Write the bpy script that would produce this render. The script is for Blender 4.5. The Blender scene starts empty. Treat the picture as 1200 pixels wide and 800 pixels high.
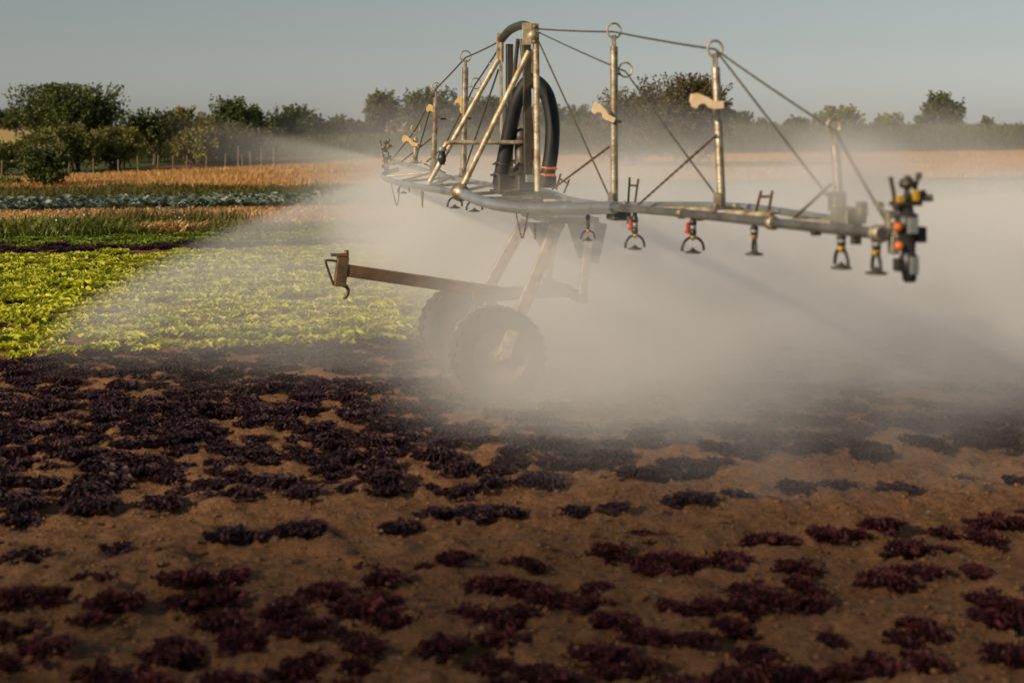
import bpy, math, random
import numpy as np
from mathutils import Vector, Matrix

rng = np.random.default_rng(7)
random.seed(7)
sc = bpy.context.scene
COL = sc.collection

# ---------------------------------------------------------------- camera model
F, CX, HY, EYE = 1550.0, 600.0, 138.0, 1.8      # focal length in px of a 1200 px frame, horizon row, eye height


def terrain(Y):
    """the land drops away very gently beyond 80 m"""
    return -0.006 * np.maximum(np.asarray(Y, float) - 80.0, 0.0)


def ground_at(x, y):
    Y = F * EYE / (y - HY)
    return Vector(((x - CX) / F * Y, Y, 0.0))


def across(x, Y):
    return (x - CX) / F * Y


def height_at(y, Y):
    return EYE - (y - HY) * Y / F


# cart frame: r along the boom (towards the camera), q in the travel direction (left)
TH = math.atan(392.0 / F)
EB = Vector((math.sin(TH), -math.cos(TH), 0))
ET = Vector((-math.cos(TH), -math.sin(TH), 0))
CART = Vector((0.084, 9.0, 0.0))
ROW = -ET                                   # crop rows run along the travel direction
PERP = Vector((-math.sin(TH), math.cos(TH), 0))


def L(r, q, z):
    return Vector((r, -q, z))


def PQ(x, y, q=0.0):
    """point of the vertical plane q = const seen at photo pixel (x, y), cart coordinates"""
    k = (x - CX) / F
    Y = (q + CART.x * ET.x + CART.y * ET.y) / (k * ET.x + ET.y)
    w = Vector((k * Y, Y, 0)) - CART
    return L(w.dot(EB), q, EYE - (y - HY) * Y / F)


def PR(x, y, r=0.0):
    k = (x - CX) / F
    Y = (r + CART.x * EB.x + CART.y * EB.y) / (k * EB.x + EB.y)
    w = Vector((k * Y, Y, 0)) - CART
    return L(r, w.dot(ET), EYE - (y - HY) * Y / F)


# ---------------------------------------------------------------- object helpers
def tag(o, label=None, cat=None, group=None, kind=None):
    if label: o['label'] = label
    if cat: o['category'] = cat
    if group: o['group'] = group
    if kind: o['kind'] = kind
    return o


def empty(name, loc, rz=0.0):
    o = bpy.data.objects.new(name, None)
    COL.objects.link(o)
    o.location = loc
    o.rotation_euler = (0, 0, rz)
    o.empty_display_size = 0.2
    return o


class MB:
    """collects shapes and links them as one mesh object"""

    def __init__(self):
        self.v, self.f, self.s = [], [], []

    def _add(self, verts, faces, smooth):
        b = len(self.v)
        self.v += [tuple(p) for p in verts]
        for fc in faces:
            self.f.append(tuple(b + i for i in fc))
            self.s.append(smooth)

    def tube(self, pts, rad, n=10, caps=True, closed=False):
        pts = [Vector(p) for p in pts]
        m = len(pts)
        rad = list(rad) if hasattr(rad, '__len__') else [rad] * m
        tang = []
        for i in range(m):
            a = pts[(i - 1) % m] if (closed or i > 0) else pts[i]
            b = pts[(i + 1) % m] if (closed or i < m - 1) else pts[i]
            tang.append((b - a).normalized())
        t0 = tang[0]
        up = Vector((0, 0, 1)) if abs(t0.z) < 0.9 else Vector((1, 0, 0))
        nrm = (up - t0 * up.dot(t0)).normalized()
        verts = []
        for i in range(m):
            t = tang[i]
            nrm = (nrm - t * nrm.dot(t)).normalized()
            bi = t.cross(nrm)
            for k in range(n):
                a = 2 * math.pi * k / n
                verts.append(pts[i] + (nrm * math.cos(a) + bi * math.sin(a)) * rad[i])
        faces = []
        for i in range(m if closed else m - 1):
            j = (i + 1) % m
            for k in range(n):
                k2 = (k + 1) % n
                faces.append((i * n + k, i * n + k2, j * n + k2, j * n + k))
        self._add(verts, faces, True)
        if caps and not closed:
            self._add(verts[:n], [tuple(reversed(range(n)))], False)
            self._add(verts[-n:], [tuple(range(n))], False)
        return self

    def box(self, c, size, rot=None, bev=0.0):
        c = Vector(c)
        hx, hy, hz = (s / 2 for s in size)
        rot = rot or Matrix.Identity(3)
        if bev <= 0:
            bev = 0.12 * min(hx, hy, hz)
        # chamfered box: three vertices per corner
        verts, idx = [], {}
        for sx in (-1, 1):
            for sy in (-1, 1):
                for sz in (-1, 1):
                    for ax in range(3):
                        h = [hx - bev, hy - bev, hz - bev]
                        h[ax] += bev
                        idx[(sx, sy, sz, ax)] = len(verts)
                        verts.append(c + rot @ Vector((sx * h[0], sy * h[1], sz * h[2])))
        faces = []
        g = lambda a, b, cc, ax: idx[(a, b, cc, ax)]
        for s in (-1, 1):
            faces.append([g(s, -1, -1, 0), g(s, 1, -1, 0), g(s, 1, 1, 0), g(s, -1, 1, 0)][::s])
            faces.append([g(-1, s, -1, 1), g(-1, s, 1, 1), g(1, s, 1, 1), g(1, s, -1, 1)][::s])
            faces.append([g(-1, -1, s, 2), g(1, -1, s, 2), g(1, 1, s, 2), g(-1, 1, s, 2)][::s])
        for a in (-1, 1):
            for b in (-1, 1):
                faces.append([g(a, b, -1, 0), g(a, b, 1, 0), g(a, b, 1, 1), g(a, b, -1, 1)])
                faces.append([g(a, -1, b, 0), g(a, 1, b, 0), g(a, 1, b, 2), g(a, -1, b, 2)])
                faces.append([g(-1, a, b, 1), g(1, a, b, 1), g(1, a, b, 2), g(-1, a, b, 2)])
                for cc in (-1, 1):
                    faces.append([g(a, b, cc, 0), g(a, b, cc, 1), g(a, b, cc, 2)])
        self._add(verts, faces, False)
        return self

    def bar(self, a, b, w, h, side=None):
        """rectangular bar from a to b, w across, h in the other direction"""
        a, b = Vector(a), Vector(b)
        d = b - a
        x = d.normalized()
        s = Vector(side) if side else Vector((0, 0, 1))
        z = (s - x * s.dot(x)).normalized()
        y = z.cross(x)
        self.box((a + b) / 2, (d.length, w, h), Matrix((x, y, z)).transposed())
        return self

    def ring(self, c, axis, R, r, n=24, m=8, a0=0.0, a1=None, xdir=None):
        c, ax = Vector(c), Vector(axis).normalized()
        up = Vector(xdir) if xdir else (Vector((0, 0, 1)) if abs(ax.z) < 0.9 else Vector((1, 0, 0)))
        u = (up - ax * up.dot(ax)).normalized()
        v = ax.cross(u)
        full = a1 is None
        k = n if full else n + 1
        rr = 2 * math.pi if full else a1 - a0
        pts = [c + (u * math.cos(a0 + rr * i / n) + v * math.sin(a0 + rr * i / n)) * R for i in range(k)]
        self.tube(pts, r, m, closed=full)
        return self

    def lathe(self, c, axis, prof, n=28, smooth=True):
        """prof: list of (distance along the axis, radius)"""
        c, ax = Vector(c), Vector(axis).normalized()
        up = Vector((0, 0, 1)) if abs(ax.z) < 0.9 else Vector((1, 0, 0))
        u = (up - ax * up.dot(ax)).normalized()
        v = ax.cross(u)
        verts, faces = [], []
        for d, R in prof:
            for k in range(n):
                a = 2 * math.pi * k / n
                verts.append(c + ax * d + (u * math.cos(a) + v * math.sin(a)) * R)
        for i in range(len(prof) - 1):
            for k in range(n):
                k2 = (k + 1) % n
                faces.append((i * n + k, i * n + k2, (i + 1) * n + k2, (i + 1) * n + k))
        self._add(verts, faces, smooth)
        return self

    def plate(self, outline, origin, ux, uy, thick):
        """extruded 2D outline (counter clockwise), centred on its plane"""
        o, ux, uy = Vector(origin), Vector(ux), Vector(uy)
        nz = ux.cross(uy).normalized() * thick / 2
        n = len(outline)
        A = [o + ux * a + uy * b + nz for a, b in outline]
        B = [o + ux * a + uy * b - nz for a, b in outline]
        faces = [tuple(range(n)), tuple(range(2 * n - 1, n - 1, -1))]
        for i in range(n):
            j = (i + 1) % n
            faces.append((i, n + i, n + j, j))
        self._add(A + B, faces, False)
        return self

    def build(self, name, mat, parent=None):
        me = bpy.data.meshes.new(name)
        me.from_pydata(self.v, [], self.f)
        me.polygons.foreach_set('use_smooth', self.s)
        me.materials.append(mat)
        me.update()
        o = bpy.data.objects.new(name, me)
        COL.objects.link(o)
        if parent is not None:
            o.parent = parent
        return o


def np_mesh(name, verts, faces, mat, parent=None, smooth=False, attr=None):
    """verts (N,3), faces (M,k) with one k"""
    verts = np.asarray(verts, np.float32)
    faces = np.asarray(faces, np.int32)
    k = faces.shape[1]
    me = bpy.data.meshes.new(name)
    me.vertices.add(len(verts))
    me.vertices.foreach_set('co', verts.ravel())
    me.loops.add(faces.size)
    me.loops.foreach_set('vertex_index', faces.ravel())
    me.polygons.add(len(faces))
    me.polygons.foreach_set('loop_start', np.arange(0, faces.size, k, dtype=np.int32))
    me.polygons.foreach_set('loop_total', np.full(len(faces), k, np.int32))
    me.polygons.foreach_set('use_smooth', np.full(len(faces), smooth))
    me.materials.append(mat)
    me.update(calc_edges=True)
    o = bpy.data.objects.new(name, me)
    COL.objects.link(o)
    if parent is not None:
        o.parent = parent
    return o


# ---------------------------------------------------------------- materials
def new_mat(name):
    m = bpy.data.materials.new(name)
    m.use_nodes = True
    nt = m.node_tree
    nt.nodes.clear()
    out = nt.nodes.new('ShaderNodeOutputMaterial')
    return m, nt, out


def lin(c):
    return (c[0], c[1], c[2], 1.0)


def noise_mix(nt, c1, c2, scale, detail=4, lo=0.35, hi=0.65, coord='Object', rough=0.6, stretch=None):
    tc = nt.nodes.new('ShaderNodeTexCoord')
    nz = nt.nodes.new('ShaderNodeTexNoise')
    nz.inputs['Scale'].default_value = scale
    nz.inputs['Detail'].default_value = detail
    nz.inputs['Roughness'].default_value = rough
    src = tc.outputs[coord]
    if stretch:
        mp = nt.nodes.new('ShaderNodeMapping')
        mp.inputs['Scale'].default_value = stretch
        nt.links.new(src, mp.inputs['Vector'])
        src = mp.outputs[0]
    nt.links.new(src, nz.inputs['Vector'])
    cr = nt.nodes.new('ShaderNodeValToRGB')
    cr.color_ramp.elements[0].position = lo
    cr.color_ramp.elements[1].position = hi
    cr.color_ramp.elements[0].color = lin(c1)
    cr.color_ramp.elements[1].color = lin(c2)
    nt.links.new(nz.outputs['Fac'], cr.inputs[0])
    return cr.outputs[0], nz.outputs['Fac'], src


def solid(name, c1, c2=None, rough=0.5, metal=0.0, scale=8.0, bump=0.0, bscale=60.0, spec=0.5):
    m, nt, out = new_mat(name)
    b = nt.nodes.new('ShaderNodeBsdfPrincipled')
    b.inputs['Roughness'].default_value = rough
    b.inputs['Metallic'].default_value = metal
    b.inputs['Specular IOR Level'].default_value = spec
    col, fac, src = noise_mix(nt, c1, c2 or [x * 0.7 for x in c1], scale)
    nt.links.new(col, b.inputs['Base Color'])
    if bump:
        n2 = nt.nodes.new('ShaderNodeTexNoise')
        n2.inputs['Scale'].default_value = bscale
        n2.inputs['Detail'].default_value = 5
        nt.links.new(src, n2.inputs['Vector'])
        bp = nt.nodes.new('ShaderNodeBump')
        bp.inputs['Strength'].default_value = bump
        bp.inputs['Distance'].default_value = 0.01
        nt.links.new(n2.outputs['Fac'], bp.inputs['Height'])
        nt.links.new(bp.outputs[0], b.inputs['Normal'])
    nt.links.new(b.outputs[0], out.inputs['Surface'])
    return m


def leafy(name, cols, rough=0.5, trans=0.3, clump=1.5, spec=0.35, tcol=None, per_object=False):
    """leaf material: colour differs from leaf to leaf and from clump to clump"""
    m, nt, out = new_mat(name)
    geo = nt.nodes.new('ShaderNodeNewGeometry')
    cr = nt.nodes.new('ShaderNodeValToRGB')
    el = cr.color_ramp.elements
    el[0].color, el[1].color = lin(cols[0]), lin(cols[-1])
    for i, c in enumerate(cols[1:-1]):
        e = el.new((i + 1) / (len(cols) - 1))
        e.color = lin(c)
    tc = nt.nodes.new('ShaderNodeTexCoord')
    nz = nt.nodes.new('ShaderNodeTexNoise')
    nz.inputs['Scale'].default_value = clump
    nz.inputs['Detail'].default_value = 2
    nt.links.new(tc.outputs['Object'], nz.inputs['Vector'])
    mx = nt.nodes.new('ShaderNodeMath'); mx.operation = 'MULTIPLY_ADD'
    nt.links.new(geo.outputs['Random Per Island'], mx.inputs[0])
    mx.inputs[1].default_value = 0.55
    ad = nt.nodes.new('ShaderNodeMath'); ad.operation = 'MULTIPLY_ADD'
    nt.links.new(nz.outputs['Fac'], ad.inputs[0])
    ad.inputs[1].default_value = 1.5
    ad.inputs[2].default_value = -0.52
    nt.links.new(ad.outputs[0], mx.inputs[2])
    src = mx.outputs[0]
    if per_object:
        oi = nt.nodes.new('ShaderNodeObjectInfo')
        a2 = nt.nodes.new('ShaderNodeMath'); a2.operation = 'MULTIPLY_ADD'
        nt.links.new(oi.outputs['Random'], a2.inputs[0])
        a2.inputs[1].default_value = 0.4
        nt.links.new(src, a2.inputs[2])
        a3 = nt.nodes.new('ShaderNodeMath'); a3.operation = 'SUBTRACT'
        nt.links.new(a2.outputs[0], a3.inputs[0]); a3.inputs[1].default_value = 0.2
        src = a3.outputs[0]
    nt.links.new(src, cr.inputs[0])
    b = nt.nodes.new('ShaderNodeBsdfPrincipled')
    b.inputs['Roughness'].default_value = rough
    b.inputs['Specular IOR Level'].default_value = spec
    nt.links.new(cr.outputs[0], b.inputs['Base Color'])
    if trans > 0:
        tr = nt.nodes.new('ShaderNodeBsdfTranslucent')
        if tcol:
            tr.inputs['Color'].default_value = lin(tcol)
        else:
            nt.links.new(cr.outputs[0], tr.inputs['Color'])
        ms = nt.nodes.new('ShaderNodeMixShader')
        ms.inputs[0].default_value = trans
        nt.links.new(b.outputs[0], ms.inputs[1])
        nt.links.new(tr.outputs[0], ms.inputs[2])
        nt.links.new(ms.outputs[0], out.inputs['Surface'])
    else:
        nt.links.new(b.outputs[0], out.inputs['Surface'])
    return m


M = {}
M['zinc'] = solid('weathered_zinc', (0.46, 0.42, 0.33), (0.19, 0.135, 0.075), 0.44, 0.65, 16, 0.25, 90)
M['zinc_blue'] = solid('grey_zinc', (0.42, 0.46, 0.48), (0.30, 0.30, 0.27), 0.32, 0.7, 5, 0.15, 90)
M['grey_dirty'] = solid('dirty_zinc', (0.26, 0.26, 0.24), (0.14, 0.125, 0.095), 0.36, 0.7, 7, 0.2, 90)
M['scaled'] = solid('limescaled_steel', (0.58, 0.50, 0.34), (0.24, 0.165, 0.085), 0.5, 0.4, 18, 0.35, 80)
M['dark'] = solid('dark_steel', (0.055, 0.05, 0.042), (0.10, 0.085, 0.06), 0.5, 0.5, 12, 0.2)
M['cable'] = solid('steel_cable', (0.10, 0.09, 0.075), (0.17, 0.145, 0.11), 0.55, 0.6, 30)
M['hose'] = solid('black_hose', (0.008, 0.009, 0.010), (0.018, 0.018, 0.018), 0.55, 0.0, 6, 0.1, spec=0.3)
M['plastic'] = solid('black_plastic', (0.014, 0.014, 0.014), (0.03, 0.028, 0.025), 0.42, 0.0, 20)
M['cream'] = solid('cream_plastic', (0.80, 0.56, 0.24), (0.66, 0.43, 0.16), 0.5, 0.0, 14)
M['pale_cream'] = solid('pale_cream_plastic', (0.80, 0.62, 0.40), (0.70, 0.52, 0.32), 0.5, 0.0, 14)
M['orange'] = solid('orange_plastic', (0.75, 0.20, 0.03), (0.55, 0.13, 0.02), 0.4, 0.0, 10)
M['red'] = solid('red_plastic', (0.55, 0.07, 0.03), (0.4, 0.05, 0.025), 0.4, 0.0, 10)
M['yellow'] = solid('yellow_plastic', (0.55, 0.30, 0.03), (0.38, 0.21, 0.02), 0.4, 0.0, 10)
M['greyplate'] = solid('grey_plate', (0.30, 0.33, 0.32), (0.20, 0.21, 0.19), 0.45, 0.3, 8)
M['rust'] = solid('rusty_steel', (0.17, 0.10, 0.045), (0.085, 0.055, 0.03), 0.6, 0.4, 10, 0.4)
M['tyre'] = solid('tyre_rubber', (0.03, 0.026, 0.023), (0.07, 0.05, 0.038), 0.75, 0.0, 8, 0.3)
M['rim'] = solid('rim_paint', (0.24, 0.16, 0.11), (0.14, 0.085, 0.05), 0.45, 0.3, 8, 0.2)
M['bark'] = solid('bark', (0.10, 0.075, 0.05), (0.05, 0.038, 0.028), 0.9, 0.0, 9, 0.5, 40)
M['post'] = solid('fence_wood', (0.20, 0.155, 0.095), (0.13, 0.10, 0.06), 0.85, 0.0, 6, 0.3)
M['lettuce_red'] = leafy('red_lettuce_leaf', [(0.030, 0.010, 0.012), (0.064, 0.017, 0.020), (0.12, 0.031, 0.035)], 0.55, 0.22, 6, 0.2, (0.16, 0.03, 0.025), True)
M['lettuce_dark'] = leafy('purple_lettuce_leaf', [(0.018, 0.009, 0.013), (0.034, 0.015, 0.021), (0.060, 0.027, 0.034)], 0.55, 0.12, 6, 0.2, (0.06, 0.018, 0.02), True)
M['lettuce_green'] = leafy('green_lettuce_leaf', [(0.32, 0.36, 0.016), (0.52, 0.54, 0.03), (0.70, 0.68, 0.07)], 0.42, 0.3, 5, 0.35, None, True)
M['lettuce_strip'] = leafy('mid_green_leaf', [(0.10, 0.15, 0.012), (0.17, 0.24, 0.018), (0.27, 0.33, 0.03)], 0.5, 0.3, 3, 0.3)
M['cabbage'] = leafy('cabbage_leaf', [(0.065, 0.092, 0.062), (0.125, 0.168, 0.125), (0.21, 0.255, 0.20)], 0.5, 0.12, 3, 0.4)
M['weed'] = leafy('weed_leaf', [(0.075, 0.095, 0.014), (0.145, 0.17, 0.025), (0.24, 0.245, 0.042)], 0.55, 0.3, 0.7, 0.3)
M['dry'] = leafy('dry_grass', [(0.08, 0.08, 0.022), (0.14, 0.125, 0.035), (0.24, 0.19, 0.06)], 0.7, 0.3, 0.7, 0.2)
M['olive'] = leafy('olive_grass', [(0.065, 0.065, 0.017), (0.11, 0.10, 0.025), (0.18, 0.155, 0.042)], 0.7, 0.3, 0.5, 0.2)
M['wheat'] = leafy('wheat_straw', [(0.40, 0.21, 0.065), (0.55, 0.31, 0.10), (0.68, 0.42, 0.16)], 0.6, 0.25, 0.4, 0.25)
M['corn'] = leafy('corn_leaf', [(0.045, 0.065, 0.016), (0.085, 0.11, 0.026), (0.16, 0.17, 0.05)], 0.5, 0.3, 0.3, 0.3)
M['straw'] = leafy('straw_litter', [(0.40, 0.23, 0.08), (0.52, 0.31, 0.12), (0.66, 0.44, 0.2)], 0.7, 0.1, 1.0, 0.2)
M['tree_dark'] = leafy('dark_tree_leaf', [(0.038, 0.050, 0.012), (0.078, 0.095, 0.021), (0.155, 0.165, 0.037)], 0.5, 0.3, 0.8, 0.35)
M['tree_olive'] = leafy('olive_tree_leaf', [(0.09, 0.095, 0.024), (0.16, 0.165, 0.04), (0.26, 0.25, 0.065)], 0.55, 0.3, 0.8, 0.3)
M['tree_yellow'] = leafy('yellowish_tree_leaf', [(0.10, 0.09, 0.018), (0.19, 0.165, 0.032), (0.30, 0.24, 0.05)], 0.55, 0.3, 0.8, 0.3)
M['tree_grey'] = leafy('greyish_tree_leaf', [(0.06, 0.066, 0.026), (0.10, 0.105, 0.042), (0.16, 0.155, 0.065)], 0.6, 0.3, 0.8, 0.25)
M['tree_brown'] = leafy('brownish_tree_leaf', [(0.055, 0.042, 0.018), (0.095, 0.075, 0.028), (0.15, 0.115, 0.045)], 0.55, 0.25, 0.8, 0.3)


def soil_mat(name, c_dark, c_mid, c_light, bump=0.8):
    m, nt, out = new_mat(name)
    b = nt.nodes.new('ShaderNodeBsdfPrincipled')
    b.inputs['Roughness'].default_value = 0.85
    b.inputs['Specular IOR Level'].default_value = 0.25
    col, fac, src = noise_mix(nt, c_dark, c_light, 2.2, 8, 0.3, 0.7, 'Object', 0.7)
    # finer crumbs
    n2 = nt.nodes.new('ShaderNodeTexNoise'); n2.inputs['Scale'].default_value = 26; n2.inputs['Detail'].default_value = 6
    n2.inputs['Roughness'].default_value = 0.75
    nt.links.new(src, n2.inputs['Vector'])
    cr = nt.nodes.new('ShaderNodeValToRGB')
    cr.color_ramp.elements[0].position = 0.36
    cr.color_ramp.elements[1].position = 0.66
    cr.color_ramp.elements[0].color = lin([x * 0.42 for x in c_mid])
    cr.color_ramp.elements[1].color = lin([x * 1.65 for x in c_mid])
    nt.links.new(n2.outputs['Fac'], cr.inputs[0])
    mix = nt.nodes.new('ShaderNodeMix'); mix.data_type = 'RGBA'
    mix.inputs['Factor'].default_value = 0.6
    nt.links.new(col, mix.inputs['A']); nt.links.new(cr.outputs[0], mix.inputs['B'])
    nt.links.new(mix.outputs['Result'], b.inputs['Base Color'])
    n3 = nt.nodes.new('ShaderNodeTexNoise'); n3.inputs['Scale'].default_value = 16; n3.inputs['Detail'].default_value = 9
    n3.inputs['Roughness'].default_value = 0.7
    nt.links.new(src, n3.inputs['Vector'])
    bp = nt.nodes.new('ShaderNodeBump'); bp.inputs['Strength'].default_value = bump; bp.inputs['Distance'].default_value = 0.04
    nt.links.new(n3.outputs['Fac'], bp.inputs['Height'])
    nt.links.new(bp.outputs[0], b.inputs['Normal'])
    nt.links.new(b.outputs[0], out.inputs['Surface'])
    return m


M['soil'] = soil_mat('brown_soil', (0.11, 0.052, 0.023), (0.20, 0.098, 0.043), (0.29, 0.147, 0.067), 1.0)
M['clod'] = solid('soil_clod', (0.20, 0.104, 0.046), (0.13, 0.066, 0.029), 0.9, 0.0, 5, 0.6, 70, 0.2)
M['wheat_ground'] = soil_mat('straw_ground', (0.30, 0.16, 0.05), (0.38, 0.21, 0.07), (0.46, 0.27, 0.10), 0.4)
M['stubble_ground'] = soil_mat('stubble_ground', (0.30, 0.175, 0.07), (0.40, 0.24, 0.10), (0.50, 0.32, 0.15), 0.4)
M['gold_ground'] = soil_mat('golden_ground', (0.36, 0.25, 0.08), (0.46, 0.32, 0.11), (0.54, 0.40, 0.15), 0.3)
M['green_ground'] = soil_mat('weedy_ground', (0.04, 0.055, 0.016), (0.06, 0.075, 0.02), (0.09, 0.10, 0.03), 0.5)

# ---------------------------------------------------------------- value noise for meshes
_lat = rng.random((256, 256))


def vnoise(x, y):
    xi, yi = np.floor(x).astype(int), np.floor(y).astype(int)
    fx, fy = x - xi, y - yi
    fx, fy = fx * fx * (3 - 2 * fx), fy * fy * (3 - 2 * fy)
    g = lambda a, b: _lat[a & 255, b & 255]
    return (g(xi, yi) * (1 - fx) + g(xi + 1, yi) * fx) * (1 - fy) + (g(xi, yi + 1) * (1 - fx) + g(xi + 1, yi + 1) * fx) * fy


def fbm(x, y, octv=4, gain=0.5):
    s, a, t = 0, 1.0, 0
    for i in range(octv):
        s = s + a * vnoise(x * 2 ** i + 17.3 * i, y * 2 ** i + 5.1 * i)
        t += a
        a *= gain
    return s / t - 0.5


def ground_z(X, Y):
    X, Y = np.asarray(X, float), np.asarray(Y, float)
    p = X * PERP.x + Y * PERP.y
    fade = np.clip((24 - Y) / 6, 0, 1) * np.clip((16 - np.abs(X)) / 4, 0, 1)
    lump = fbm(X * 2.1, Y * 2.1, 3) * 0.06 + np.maximum(fbm(X * 8.5, Y * 8.5, 4, 0.8), -0.14) * 0.115
    ridge = np.maximum(vnoise(X * 1.3, p * 5.0) - 0.62, 0) * 0.09
    return (lump + ridge) * fade + terrain(Y)


# ---------------------------------------------------------------- the land
def spaced(a, b, step, far, ratio):
    out = list(np.arange(a, b, step))
    s = step
    while out[-1] < far:
        s *= ratio
        out.append(out[-1] + s)
    return out


ys = np.array(spaced(2.6, 12.5, 0.03, 4000, 1.09))
xp = spaced(0, 4.6, 0.036, 3000, 1.12)
xs = np.array([-v for v in xp[:0:-1]] + xp)
GX, GY = np.meshgrid(xs, ys)
GZ = ground_z(GX, GY)
nx, ny = len(xs), len(ys)
ii = np.arange(nx * ny).reshape(ny, nx)
quads = np.stack([ii[:-1, :-1], ii[:-1, 1:], ii[1:, 1:], ii[1:, :-1]], -1).reshape(-1, 4)
g = np_mesh('ground', np.stack([GX, GY, GZ], -1).reshape(-1, 3), quads, M['soil'], smooth=True)
tag(g, 'bare brown crumbly soil of the vegetable field', 'ground', kind='structure')


def strip_sheet(name, corners, mat, z, label, n=24):
    """a field sheet between two edges, each given as two ground points (near left, near right, far left, far right)"""
    a, b, c, d = [np.array([v[0], v[1]]) for v in corners]
    u = np.linspace(0, 1, n)
    v = np.linspace(0, 1, n)
    P = [[(a * (1 - s) + b * s) * (1 - t) + (c * (1 - s) + d * s) * t for s in u] for t in v]
    P = np.array(P).reshape(-1, 2)
    Z = terrain(P[:, 1]) + z
    i2 = np.arange(n * n).reshape(n, n)
    qd = np.stack([i2[:-1, :-1], i2[:-1, 1:], i2[1:, 1:], i2[1:, :-1]], -1).reshape(-1, 4)
    o = np_mesh(name, np.column_stack([P, Z]), qd, mat, smooth=True)
    return tag(o, label, 'field', kind='structure')


def row_pt(p, s):
    """ground point at distance p across the rows, s along them"""
    return PERP * p + ROW * s


def band(p0, p1, s0, s1):
    return [row_pt(p0, s0), row_pt(p0, s1), row_pt(p1, s0), row_pt(p1, s1)]


strip_sheet('weed_strip', band(20.8, 22.5, -34, 30), M['green_ground'], 0.012, 'dark weedy ground between lettuces and stubble')
strip_sheet('stubble_strip', band(22.5, 26.6, -36, 34), M['stubble_ground'], 0.012, 'narrow tan stubble strip in front of the cabbages')
strip_sheet('grass_strip', band(30.4, 34.4, -30, 40), M['green_ground'], 0.012, 'olive grass strip in front of the ripe grain')
# fence line and grain field
FA, FB, FC = Vector((-18.5, 31.0, 0)), Vector((-8.9, 46.0, 0)), Vector((-4.5, 56, 0))
WN0, WN1 = row_pt(34.4, -25), row_pt(34.4, 60)
strip_sheet('wheat_ground', [WN0, WN1, (-16, 34, 0), (60, 76, 0)], M['wheat_ground'], 0.016, 'orange straw-covered ground of the grain field', 30)
strip_sheet('far_field', [(-90, 84, 0), (-14, 84, 0), (-300, 420, 0), (-20, 420, 0)], M['gold_ground'], 0.012, 'distant golden field behind the trees')
strip_sheet('hedge_ground', [(-60, 32, 0), (-14.5, 36.5, 0), (-90, 83, 0), (-9, 83, 0)], M['green_ground'], 0.020, 'weedy ground under the left hedge')

# ---------------------------------------------------------------- clods
def clods(n, ylo, yhi):
    base = []
    t = (1 + 5 ** 0.5) / 2
    ico = np.array([(-1, t, 0), (1, t, 0), (-1, -t, 0), (1, -t, 0), (0, -1, t), (0, 1, t), (0, -1, -t), (0, 1, -t), (t, 0, -1), (t, 0, 1), (-t, 0, -1), (-t, 0, 1)], float) / 1.9
    tri = np.array([(0, 11, 5), (0, 5, 1), (0, 1, 7), (0, 7, 10), (0, 10, 11), (1, 5, 9), (5, 11, 4), (11, 10, 2), (10, 7, 6), (7, 1, 8), (3, 9, 4), (3, 4, 2), (3, 2, 6), (3, 6, 8), (3, 8, 9), (4, 9, 5), (2, 4, 11), (6, 2, 10), (8, 6, 7), (9, 8, 1)])
    V, Fc = [], []
    for i in range(n):
        Y = ylo + (yhi - ylo) * rng.random() ** 1.3
        X = (rng.random() * 2 - 1) * (0.42 * Y + 0.4)
        s = 0.003 + 0.009 * rng.random() ** 3.5
        v = ico * (1 + 0.35 * (rng.random((12, 1)) - 0.5)) * s * np.array([1.2, 1, 0.75])
        a = rng.random() * 6.28
        R = np.array([[math.cos(a), -math.sin(a), 0], [math.sin(a), math.cos(a), 0], [0, 0, 1]])
        v = v @ R.T + np.array([X, Y, float(ground_z(X, Y)) + s * 0.05])
        V.append(v)
        Fc.append(tri + 12 * i)
    return np.vstack(V), np.vstack(Fc)


cv, cf = clods(22000, 3.7, 8.5)
tag(np_mesh('soil_clods', cv, cf, M['clod']), 'small crumbs and clods of dry brown soil between lettuces', 'soil', kind='stuff')

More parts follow.
